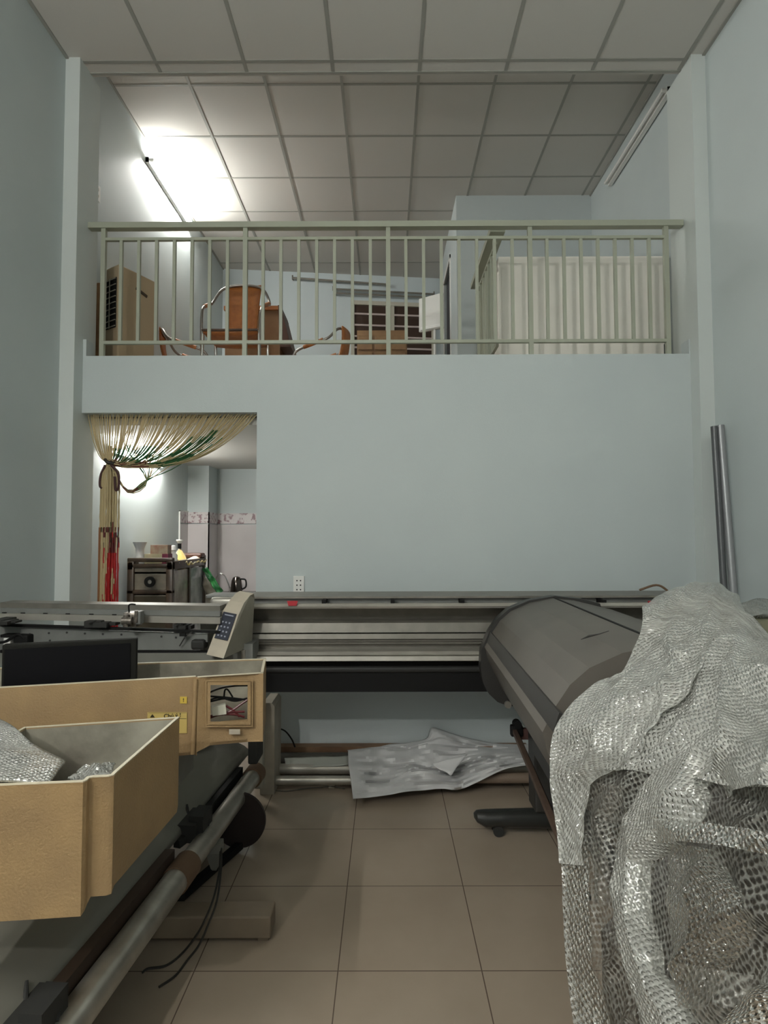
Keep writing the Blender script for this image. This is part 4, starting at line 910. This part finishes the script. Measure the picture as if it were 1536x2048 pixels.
for i, r in enumerate(G):
    L = []
    for j, p in enumerate(r):
        e = min(1, i/5)*1.0
        ed_ = min(1, j/8, (len(r)-1-j)/8); d = ed_*(.045*e*(ridged(Vector((p.x*1.2+i*.02, i*.09, 3)), 4)-.5)+.010*e*(ridged(Vector((p.x*3-i*.08, i*.12, 7)), 3.2)-.4)+.004*noise.noise(Vector((p.x*14, i*.3, 1))))
        q = p+Vector((0, -1, .5))*d; q.z = max(q.z, .008); L.append(q)
    G2.append(L)
m = MB(); m.grid(G2); o = m.build('vinyl_sheet', PAPER, None, True, 25); tag(o, 'crumpled white vinyl sheet thrown over the pipes on the floor', 'sheet'); o.modifiers.new('t', 'SOLIDIFY').thickness = .003
# a folded flap of the sheet
A = [U(863, 1530, Y=3.60), U(915, 1527, Y=3.56), U(905, 1551, Y=3.50), U(870, 1535, Y=3.56)]
m = MB(); m.grid(crumple(patch(*[U(a, b_, Y=c) for a, b_, c in ((866,1528,3.52),(935,1508,3.56),(902,1551,3.46),(868,1531,3.50))], 8, 6), .01, 20, 2)); o2 = m.build('folded_corner', PAPER, o, True); o2.modifiers.new('t', 'SOLIDIFY').thickness = .003
# thin wires
m = MB(); m.tube(crv([U(a, b_, z=z) for a, b_, z in ((549,1581,.006),(575,1582,.005),(610,1577,.006),(640,1575,.008),(662,1573,.01),(690,1577,.006))], 6), .0035, 6); wv = m.build('loose_cable', mat('grey wire', (.08, .07, .05), .5), None, True); tag(wv, 'thin wire with pale plug on the floor before the steel pipe', 'cable')
c = U(663, 1571, z=.012); m = MB(); m.box((c.x-.018, c.y-.012, 0.0), (c.x+.02, c.y+.012, .024), .003); m.build('plug', mat('pale plug', (.5, .46, .36), .5), wv)
m = MB(); m.tube(crv([U(552, 1455, Y=3.80), U(570, 1462, Y=3.84), U(583, 1478, Y=3.86), U(590, 1494, Y=3.87)], 6), .005, 6); tag(m.build('loose_cable', BLACK, None, True), 'short black cable dropping beside the cream leg to the batten', 'cable')
# ================================================================ charcoal plotter on the right
cp = empty('charcoal_plotter', (.95, 2.4, 0), 'charcoal grey plotter with sloping lid running along the right side', 'plotter')
YE = 3.15
kx = .042       # sideways drift per metre of length
def PP(px, py): a = U(px, py, Y=YE); return (a.x, a.z)
prof = [PP(1105,1196), PP(1060,1205), PP(1022,1222), PP(1000,1241), PP(984,1265), PP(969,1294), PP(974,1315)]
x0, z0 = prof[-1]
prof += [(.60, .73), (.72, .66), (1.30, .66), (1.40, .80), (1.36, 1.02), (1.20, 1.12), (prof[0][0]+.11, prof[0][1]-.012)]
def sec(Y, s_=1., P=prof): 
    cx, cz = .93, .93
    return [Vector((cx+(x-cx)*s_-(YE-Y)*kx, Y, cz+(z-cz)*s_)) for x, z in P]
m = MB(); m.loft([sec(YE), sec(2.6), sec(2.2), sec(1.78)]); m.build('body', CHAR, cp, True, 12)
# seam of the lid along the ridge
a0, a1 = sec(YE)[0], sec(1.7)[0]
m = MB(); m.bar(a0+Vector((.01, 0, .001)), a1+Vector((.01, 0, .001)), .010, .004); m.build('lid_seam', BLACK, cp)
b0, b1 = sec(YE)[4], sec(1.7)[4]
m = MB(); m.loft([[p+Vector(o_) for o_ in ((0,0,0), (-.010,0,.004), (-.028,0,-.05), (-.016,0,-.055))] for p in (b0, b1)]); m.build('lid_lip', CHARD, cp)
# far end cap with its lower lobe
cap = [PP(1110,1192), PP(1058,1201), PP(1018,1218), PP(995,1238), PP(978,1264), PP(963,1300), PP(961,1335), PP(966,1365), PP(978,1388), PP(995,1404), PP(1018,1413), PP(1040,1411), (.86, .60), (1.30, .60), (1.44, .80), (1.40, 1.04), PP(1205,1222), PP(1200,1207), PP(1165,1198)]
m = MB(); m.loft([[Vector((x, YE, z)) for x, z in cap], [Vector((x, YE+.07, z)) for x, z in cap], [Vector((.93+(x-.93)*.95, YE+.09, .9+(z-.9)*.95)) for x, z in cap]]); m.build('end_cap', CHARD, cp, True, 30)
c = U(1015, 1408, Y=3.14); m = MB(); m.tube([c, c+Vector((0, -.02, 0))], .018, 12); m.build('cap_screw', STEEL, cp)
# dark scrape mark on lid
# pale edge strip along the front of the table
e0, e1 = U(1014, 1372, Y=3.10), U(1114, 1545, Y=2.02)
m = MB(); m.bar(e0, e1, .014, .012); m.build('edge_strip', SILVER2, cp)
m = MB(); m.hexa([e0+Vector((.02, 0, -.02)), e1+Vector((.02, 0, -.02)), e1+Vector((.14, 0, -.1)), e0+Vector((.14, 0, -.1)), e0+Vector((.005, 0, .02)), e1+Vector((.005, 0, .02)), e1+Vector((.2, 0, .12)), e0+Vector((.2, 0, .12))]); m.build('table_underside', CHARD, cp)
# scrape mark worn into the lid
q0, q1, q2, q3 = sec(YE)[0], sec(YE)[3], sec(1.78)[3], sec(1.78)[0]
ln = (q1-q0).cross(q2-q1).normalized(); ln = ln if ln.z > 0 else -ln
def onlid(px, py):
    d = fw+RR*((px-768)/F)-UU*((py-1024)/F); i0, i1, i2 = sec(YE)[1], sec(YE)[3], sec(2.0)[2]; n = (i1-i0).cross(i2-i1).normalized(); n = n if n.z > 0 else -n
    return EYE+d*((i0-EYE).dot(n)/d.dot(n))+n*.004
m = MB(); m.tube([onlid(1163, 1281), onlid(1180, 1274), onlid(1200, 1270), onlid(1219, 1264)], [.001, .0045, .002, .001], 6); m.build('scuff_mark', CHARD, cp)
# T-leg with castors
lx0, lx1 = U(1066, 1500, Y=3.05).x, U(1113, 1500, Y=3.05).x
m = MB(); m.box((lx0, 3.02, .12), (lx1+.06, 3.16, .70), .01); lg = m.build('leg', CHARD, cp)
f0 = U(951, 1620, Y=3.0)
LEGM = mat('black leg casting', (.022, .023, .021), .35)
def foot(y, x0_, x1_, parent):
    sections = []
    for t, w_, h_, zz in ((0, .012, .02, .075), (.02, .035, .05, .07), (.08, .045, .075, .06), (.5, .045, .09, .06), (.8, .045, .095, .06), (1, .045, .08, .06)):
        x = x0_+(x1_-x0_)*t; sections.append([Vector((x, y+w_*math.cos(q), zz+.02+h_*.55*math.sin(q))) for q in [2*PI*k/12 for k in range(12)]])
    m = MB(); m.loft(sections); return m.build('foot', LEGM, parent, True)
f_ = foot(3.06, f0.x, f0.x+.72, lg)
for x in (f0.x+.12, f0.x+.62):
    for dy in (-.022, .022):
        m = MB(); m.tube([(x, 3.06+dy-.010, .027), (x, 3.06+dy+.010, .027)], .027, 18); m.build('castor_wheel', RUBBER, f_, True)
    m = MB(); m.tube([(x, 3.06-.008, .027), (x, 3.06+.008, .027)], .012, 8); m.tube([(x, 3.06, .03), (x, 3.06, .06)], .012, 8); m.build('castor_fork', BLACK, f_)
m = MB(); m.box((lx0-.12, 1.30, .12), (lx1-.06, 1.42, .70), .01); lg2 = m.build('leg', CHARD, cp); foot(1.36, f0.x+.02, f0.x+.7, lg2)
m = MB(); m.bar((lx0+.02, 3.06, .45), (lx0-.05, 1.36, .45), .04, .08); m.build('cross_beam', CHARD, cp)
# take-up arm of the plotter
zb = .47
r0, r1 = U(1029, 1462, z=zb), U(1142, 1728, z=zb)
tr = empty('media_catcher_arm', ((r0+r1)/2).to_tuple(), 'thin rusty brown bar on a bracket at the left foot of the charcoal plotter', 'bar')
tr.location.z = .0
m = MB(); m.bar(r0, r1+(r1-r0)*.12, .022, .022); m.build('bar', RUST, tr)
m = MB(); m.bar(r0+Vector((.022, .01, -.02)), r1+(r1-r0)*.12+Vector((.022, .01, -.02)), .008, .012); m.build('inner_bar', CHARD, tr)
b_ = U(1066, 1475, Y=r0.y); m = MB(); m.bar(r0+Vector((.01, .02, -.02)), Vector((b_.x+.03, r0.y+.02, r0.z-.02)), .03, .055); m.build('bracket', mat('reddish brown bracket', (.10, .05, .045), .5), tr)
m = MB(); m.tube([r0+Vector((.015, -.02, .035)), r0+Vector((.015, .03, .035))], .022, 12); m.box((r0.x-.02, r0.y-.01, r0.z-.03), (r0.x+.045, r0.y+.03, r0.z+.03), .008); m.build('pivot', BLACK, tr)

# ================================================================ poles leaning on the right wall
def pole(p0, p1, x, r, m_, label):
    a = U(*p0, x=x); b_ = U(*p1, x=x); d = (a-b_)/(a.z-b_.z); base = b_-d*(b_.z-.0)
    m = MB(); m.tube([base, a], r, 18); tag(m.build('leaning_pole', m_, None, True), label, 'pole')
pole((1428, 853), (1449, 1195), 2.085, .020, mat('dark grey pole', (.11, .115, .12), .4, .3), 'dark grey pole leaning in the corner by the right column, left of two')
pole((1440, 851), (1468, 1200), 2.13, .024, mat('silver pole', (.30, .31, .32), .38, .3), 'silver pole leaning on the right wall, right of two')

# ================================================================ bubble wrap over the near end of the plotter
def wrap_mat(name, alpha, col, bub=88., strength=1.0, soft=.25, rimv=.10):
    m = bpy.data.materials.new(name); m.use_nodes = True; nt = m.node_tree; N = nt.nodes; Lk = nt.links; N.clear()
    out = N.new('ShaderNodeOutputMaterial'); mixs = N.new('ShaderNodeMixShader'); tr_ = N.new('ShaderNodeBsdfTransparent'); tr_.inputs[0].default_value = (.95, .95, .94, 1)
    add = N.new('ShaderNodeMixShader'); add2 = N.new('ShaderNodeMixShader'); df = N.new('ShaderNodeBsdfDiffuse'); tl_ = N.new('ShaderNodeBsdfTranslucent'); gl = N.new('ShaderNodeBsdfGlossy')
    df.inputs[0].default_value = (*col, 1); tl_.inputs[0].default_value = (*col, 1); gl.inputs[0].default_value = (.95, .95, .93, 1); gl.inputs['Roughness'].default_value = .15
    tc = N.new('ShaderNodeTexCoord'); mp = N.new('ShaderNodeMapping'); mp.inputs['Scale'].default_value = (1, 1.0, 1); mp.inputs['Rotation'].default_value = (0, 0, .5); vo = N.new('ShaderNodeTexVoronoi'); vo.inputs['Scale'].default_value = bub; vo.inputs['Randomness'].default_value = .25
    Lk.new(tc.outputs['UV'], mp.inputs[0]); Lk.new(mp.outputs[0], vo.inputs['Vector'])
    dome = N.new('ShaderNodeMapRange'); dome.interpolation_type = 'SMOOTHSTEP'; dome.inputs['From Min'].default_value = .18; dome.inputs['From Max'].default_value = .52; dome.inputs['To Min'].default_value = 1; dome.inputs['To Max'].default_value = 0
    Lk.new(vo.outputs['Distance'], dome.inputs['Value'])
    no = N.new('ShaderNodeTexNoise'); no.inputs['Scale'].default_value = 70; no.inputs['Detail'].default_value = 4; Lk.new(tc.outputs['UV'], no.inputs['Vector'])
    n2 = N.new('ShaderNodeTexNoise'); n2.inputs['Scale'].default_value = 5.5; n2.inputs['Detail'].default_value = 5; n2.inputs['Distortion'].default_value = .8; Lk.new(tc.outputs['UV'], n2.inputs['Vector'])
    h = N.new('ShaderNodeMath'); h.operation = 'MULTIPLY_ADD'; h.inputs[1].default_value = 1.3; Lk.new(no.outputs['Fac'], h.inputs[0]); Lk.new(dome.outputs[0], h.inputs[2])
    bp = N.new('ShaderNodeBump'); bp.inputs['Strength'].default_value = strength; bp.inputs['Distance'].default_value = .004; Lk.new(h.outputs[0], bp.inputs['Height'])
    b2 = N.new('ShaderNodeBump'); b2.inputs['Strength'].default_value = .42; b2.inputs['Distance'].default_value = .003; Lk.new(h.outputs[0], b2.inputs['Height'])
    for s_ in (df, tl_): Lk.new(b2.outputs[0], s_.inputs['Normal'])
    Lk.new(bp.outputs[0], gl.inputs['Normal'])
    add.inputs[0].default_value = .35; Lk.new(df.outputs[0], add.inputs[1]); Lk.new(tl_.outputs[0], add.inputs[2])
    cr1 = N.new('ShaderNodeMix'); cr1.data_type = 'RGBA'; cr1.inputs['A'].default_value = (col[0]*.62, col[1]*.62, col[2]*.61, 1); cr1.inputs['B'].default_value = (min(1, col[0]*1.4), min(1, col[1]*1.4), min(1, col[2]*1.38), 1)
    n3 = N.new('ShaderNodeTexNoise'); n3.inputs['Scale'].default_value = 16; n3.inputs['Detail'].default_value = 8; n3.inputs['Roughness'].default_value = .75; Lk.new(tc.outputs['UV'], n3.inputs['Vector'])
    r3 = N.new('ShaderNodeMapRange'); r3.inputs['From Min'].default_value = .32; r3.inputs['From Max'].default_value = .68; Lk.new(n3.outputs['Fac'], r3.inputs['Value']); Lk.new(r3.outputs[0], cr1.inputs['Factor'])
    Lk.new(cr1.outputs['Result'], df.inputs[0]); Lk.new(cr1.outputs['Result'], tl_.inputs[0])
    fr_ = N.new('ShaderNodeFresnel'); fr_.inputs[0].default_value = 1.5; Lk.new(bp.outputs[0], fr_.inputs['Normal'])
    fm_ = N.new('ShaderNodeMath'); fm_.operation = 'MULTIPLY_ADD'; fm_.inputs[1].default_value = 1.4; fm_.inputs[2].default_value = .20; fm_.use_clamp = True; Lk.new(fr_.outputs[0], fm_.inputs[0])
    Lk.new(fm_.outputs[0], add2.inputs[0]); Lk.new(add.outputs[0], add2.inputs[1]); Lk.new(gl.outputs[0], add2.inputs[2])
    # opacity: denser on bubble rims and in cloudy patches
    rim = N.new('ShaderNodeMapRange'); rim.inputs['From Min'].default_value = .2; rim.inputs['From Max'].default_value = .5; rim.inputs['To Min'].default_value = -rimv*.5; rim.inputs['To Max'].default_value = rimv; Lk.new(vo.outputs['Distance'], rim.inputs['Value'])
    cl = N.new('ShaderNodeMapRange'); cl.inputs['From Min'].default_value = .3; cl.inputs['From Max'].default_value = .7; cl.inputs['To Min'].default_value = alpha-soft; cl.inputs['To Max'].default_value = alpha+soft; Lk.new(n2.outputs['Fac'], cl.inputs['Value'])
    sm_ = N.new('ShaderNodeMath'); sm_.operation = 'ADD'; sm_.use_clamp = True; Lk.new(cl.outputs[0], sm_.inputs[0]); Lk.new(rim.outputs[0], sm_.inputs[1])
    # glossy rims stay visible even where the film is clear
    f2 = N.new('ShaderNodeMath'); f2.operation = 'MAXIMUM'; g2_ = N.new('ShaderNodeMath'); g2_.operation = 'MULTIPLY'; g2_.inputs[1].default_value = .62; Lk.new(fr_.outputs[0], g2_.inputs[0]); Lk.new(sm_.outputs[0], f2.inputs[0]); Lk.new(g2_.outputs[0], f2.inputs[1])
    Lk.new(f2.outputs[0], mixs.inputs[0]); Lk.new(tr_.outputs[0], mixs.inputs[1]); Lk.new(add2.outputs[0], mixs.inputs[2]); Lk.new(mixs.outputs[0], out.inputs[0])
    return m
W_CLEAR = wrap_mat('clear bubble wrap', .12, (.50, .50, .47), soft=.14, rimv=.34)
W_THIN = wrap_mat('thin bubble wrap', .13, (.40, .38, .35), soft=.2, rimv=.3)
W_MILK = wrap_mat('milky bubble wrap', .66, (.46, .465, .44), soft=.2)
W_DENSE = wrap_mat('layered bubble wrap', .90, (.50, .505, .48), strength=1.0, soft=.10)
ctrl = [
[(1310,1240,2.55),(1370,1205,2.6),(1440,1205,2.55),(1500,1240,2.4),(1590,1310,2.2),(1720,1340,2.0)],
[(1290,1222,2.22),(1345,1190,2.27),(1425,1179,2.25),(1482,1222,2.08),(1570,1312,1.85),(1700,1360,1.65)],
[(1278,1290,2.10),(1340,1270,2.05),(1415,1255,1.95),(1485,1270,1.85),(1580,1330,1.65),(1720,1400,1.42)],
[(1244,1360,2.05),(1325,1335,1.93),(1400,1330,1.8),(1482,1345,1.65),(1590,1385,1.42),(1750,1450,1.2)],
[(1192,1384,2.05),(1275,1395,1.88),(1375,1410,1.72),(1475,1430,1.52),(1600,1460,1.28),(1800,1500,1.05)],
[(1123,1460,2.02),(1220,1480,1.85),(1330,1500,1.68),(1450,1520,1.42),(1600,1545,1.16),(1820,1580,0.95)],
[(1112,1560,1.97),(1195,1575,1.84),(1290,1595,1.66),(1420,1615,1.38),(1600,1640,1.10),(1830,1680,0.94)],
[(1126,1660,1.9),(1200,1675,1.78),(1285,1695,1.6),(1410,1715,1.33),(1590,1740,1.07),(1830,1770,0.94)],
[(1134,1780,1.8),(1208,1790,1.68),(1290,1805,1.52),(1410,1820,1.28),(1590,1845,1.04),(1830,1880,0.93)],
[(1142,1910,1.68),(1215,1915,1.57),(1300,1925,1.43),(1415,1940,1.22),(1600,1960,1.02),(1840,1990,0.92)],
[(1158,2060,1.54),(1235,2065,1.46),(1320,2075,1.34),(1430,2085,1.17),(1610,2100,1.0),(1850,2120,0.91)],
[(1180,2260,1.38),(1260,2270,1.32),(1350,2280,1.23),(1460,2290,1.1),(1640,2300,0.97),(1880,2320,0.90)],
]
CG = [[U(a, b_, Y=c*.82) for a, b_, c in r] for r in ctrl]
def cr(a, b_, c, d, t): return .5*((2*b_)+(c-a)*t+(2*a-5*b_+4*c-d)*t*t+(-a+3*b_-3*c+d)*t**3)
def SS(u, v):
    u = max(0, min(4.9999, u)); v = max(0, min(10.9999, v)); i = int(v); j = int(u); fv = v-i; fu = u-j
    def row(k):
        k = max(0, min(11, k)); R = CG[k]; g = lambda q: R[q] if 0 <= q <= 5 else (R[0]*2-R[1] if q < 0 else R[5]*2-R[4])
        return cr(g(j-1), g(j), g(j+1), g(j+2), fu)
    return cr(row(i-1), row(i), row(i+1), row(i+2), fv)
def folds(u, v, seed=0, amp=1.):
    p = Vector((u*.9+.35*v, v*.55-.2*u, seed)); a = 1-abs(noise.noise(p*1.1))*2.2; b_ = 1-abs(noise.noise(p*2.6+Vector((9,0,0))))*2
    c = noise.noise(Vector((u*6, v*5, seed+4)))
    return max(-.012, amp*(.022*a*abs(a)+.006*b_+.003*c))
_p = SS(2.5, 6); _n = (SS(2.52, 6)-SS(2.48, 6)).cross(SS(2.5, 6.02)-SS(2.5, 5.98)); NS = 1 if _n.dot(EYE-_p) > 0 else -1
def sheet(name, v0, v1, uL, uR, off, m_, parent, seed=0, amp=1., nu=46, nv=90, edge=0.):
    P = []
    for i in range(nv+1):
        v = v0+(v1-v0)*i/nv; a, b_ = uL(v), uR(v); row = []
        for j in range(nu+1):
            t = j/nu; u = a+(b_-a)*t; p = SS(u, v); n = (SS(u+.02, v)-SS(u-.02, v)).cross(SS(u, v+.02)-SS(u, v-.02))
            n.normalize(); n = n*NS
            e = min(1, 4*min(t, 1-t)) if edge else 1.
            fade = min(1, u/1.1)*min(1, v/2.6+.1)*(.75 if v > 6 else 1)
            row.append(p+n*(off*(.35+.65*e)+folds(u, v, 0, amp)*max(.12, fade)+.4*folds(u, v, seed, amp)*fade+edge*(1-e)**2))
        P.append(row)
    mm = MB(); mm.grid(P); return mm.build(name, m_, parent, True, 180)
def interp(pts):
    def f(v):
        if v <= pts[0][0]: return pts[0][1]
        for (a, x), (b_, y) in zip(pts, pts[1:]):
            if v <= b_: t = (v-a)/(b_-a); t = t*t*(3-2*t); return x+(y-x)*t
        return pts[-1][1]
    return lambda v: f(v)+.03*noise.noise(Vector((v*2.2, 0, 1)))
RO_ = 0
ro = empty('bubble_wrap', (.85, 1.3, 0), 'big heap of clear bubble wrap draped over the near end of the plotter', 'bubble wrap')
sheet('lower_layer', 0, 11, lambda v: 0, lambda v: 5, 0, W_CLEAR, ro, 0, 1., 70, 150)
sheet('top_sheet', .9, 5.6, lambda v: .0, interp([(0,2.2),(1.4,3.0),(2,5),(6,5)]), .014, W_DENSE, ro, 1.3, .9, 60, 70, .01)
sheet('side_sheet', 3.0, 7.6, lambda v: .0, interp([(3.0, 2.4), (5.2,1.9), (6.0,1.05), (7.6,.75)]), .02, W_DENSE, ro, 2.1, 1., 36, 60, .015)
sheet('hanging_strip', 7.0, 11, lambda v: .02, interp([(7,.85),(8,.80),(9,.85),(10,1.1),(11,1.4)]), .012, W_MILK, ro, 3.3, .8, 24, 60, .012)
sheet('diagonal_fold', 5.0, 11, interp([(5.0,2.55),(6,1.95),(7,1.65),(8,1.5),(9,1.62),(10,1.95),(11,2.2)]), interp([(5.0,2.85),(6,3.0),(6.6,2.85),(7.4,2.2),(8.2,2.15),(9,2.35),(10,2.9),(11,3.4)]), .04, W_DENSE, ro, 5.2, .5, 30, 90, -.018)
sheet('shoulder_sheet', 3.2, 5.75, interp([(3.2,2.75),(4.4,2.7),(5.0,3.0),(5.75,3.2)]), lambda v: 5, .04, W_DENSE, ro, 6.4, 1.1, 46, 56, -.02)
sheet('rope_fold', 6.55, 6.95, lambda v: 2.25+(v-6.55)*.2, lambda v: 5, .05, W_MILK, ro, 7.7, .8, 50, 14, -.01)
sheet('corner_sheet', 8.6, 11, interp([(8.6,4.2),(9.4,3.45),(10.2,3.05),(11,2.8)]), lambda v: 5, .05, W_DENSE, ro, 8.8, 1.2, 36, 50, -.03)
sheet('side_flap', 6.9, 9.2, interp([(6.9,3.75),(8,4.0),(9.2,3.6)]), lambda v: 5, .035, W_MILK, ro, 9.5, 1., 30, 50, -.02)
sheet('inner_flap', 6.9, 9.6, interp([(6.9,2.5),(8,2.45),(9.6,2.6)]), interp([(6.9,3.3),(8,3.7),(9.6,3.1)]), .018, W_THIN, ro, 11.5, 1., 26, 50, -.01)
sheet('inner_flap', 9.0, 11, interp([(9,2.7),(10,3.0),(11,3.2)]), interp([(9,3.6),(10,3.5),(11,3.6)]), .022, W_THIN, ro, 12.5, 1., 26, 40, -.01)
sheet('inner_flap', 5.9, 8.2, interp([(5.9,.95),(7,.85),(8.2,.9)]), interp([(5.9,1.7),(7,1.35),(8.2,1.2)]), .015, W_THIN, ro, 13.5, 1., 26, 40, -.01)
# near end of the plotter inside the wrap
m = MB(); fpn = [(.66, 1.42), (.66, 1.20), (.72, .92), (.84, .78), (1.5, .78), (1.5, 1.42)]
fpl = [(.505, 1.43), (.535, 1.20), (.64, .92), (.80, .78), (1.5, .78), (1.5, 1.42)]
m.loft([[Vector((x+.05, y, .10)) for x, y in fpl], [Vector((x, y, .20)) for x, y in fpl], [Vector((x, y, .58)) for x, y in fpl], [Vector((x, y, .76)) for x, y in fpn], [Vector((x+.12, y+.0, .92)) for x, y in fpn], [Vector((.4*1.1+.6*(x+.18), y, .98)) for x, y in fpn]])
wm = m.build('packed_machine', mat('packed machine dark', (.050, .042, .034), .5, col2=(.075, .06, .045), nscale=6), None, True, 20); tag(wm, 'dark machine end packed inside the heap of bubble wrap', 'machine')
m = MB(); m.ring(Vector((.655, .98, .60)), Vector((.63, .965, .60)), .09, .115, 28); m.build('round_rim', mat('brass rim', (.32, .27, .16), .4), wm, True)
# wrap inside the near tan cover
P = [[U(a, b_, z=z) for a, b_, z in r] for r in (((-150,1380,.99),(-60,1405,.985),(2,1441,.965)), ((-170,1440,.96),(-40,1470,.965),(62,1478,.945)), ((-190,1510,.935),(-30,1520,.95),(131,1524,.915)), ((-200,1600,.925),(-10,1560,.93),(98,1566,.915)))]
Q = []
for i in range(3):
    for k in range(10): t = k/10; Q.append([P[i][j].lerp(P[i+1][j], t).lerp(P[i][j+1].lerp(P[i+1][j+1], t), s_/10) for j in range(2) for s_ in range(10)]+[P[i][2].lerp(P[i+1][2], t)])
Q.append([P[3][j].lerp(P[3][j+1], s_/10) for j in range(2) for s_ in range(10)]+[P[3][2]])
m = MB(); m.grid(crumple(Q, .012, 9, 5)); o = m.build('bubble_wrap_sheet', W_DENSE, None, True, 180); tag(o, 'flat piece of bubble wrap lying in the near tan cover', 'bubble wrap'); o.modifiers.new('t', 'SOLIDIFY').thickness = .008
Q = patch(U(140, 1552, z=.905), U(215, 1543, z=.905), U(222, 1556, z=.90), U(136, 1564, z=.90), 24, 12)
Q = [[p+Vector((0, .04*(1-i/12), .022*math.sin(PI*j/24)*math.sin(PI*i/12))) for j, p in enumerate(r)] for i, r in enumerate(Q)]
m = MB(); m.grid(crumple(Q, .02, 40, 1)); o = m.build('bubble_wrap_scrap', W_MILK, None, True, 180); tag(o, 'small scrap of clear wrap at the front rim of the near tan cover', 'bubble wrap'); o.modifiers.new('t', 'SOLIDIFY').thickness = .006
# plastic-covered crate at the right wall
a = U(1499, 1238, Y=2.72); OL = mat('olive crate', (.17, .17, .11), .6, col2=(.24, .22, .15), nscale=6)
m = MB(); m.box((a.x, 2.72, 0), (2.12, 3.1, a.z), .01); cr_ = m.build('storage_crate', OL); tag(cr_, 'olive crate by the right wall, seen beyond the bubble wrap at the frame edge', 'crate')
m = MB(); m.grid(crumple(patch((a.x-.03, 2.69, a.z+.01), (2.15, 2.69, a.z+.01), (2.15, 3.1, a.z+.05), (a.x-.03, 3.1, a.z+.05), 20, 16), .04, 9, 7)); o = m.build('plastic_film', W_MILK, None, True, 180); tag(o, 'clear plastic film on top of the olive crate', 'film'); o.modifiers.new('t', 'SOLIDIFY').thickness = .004
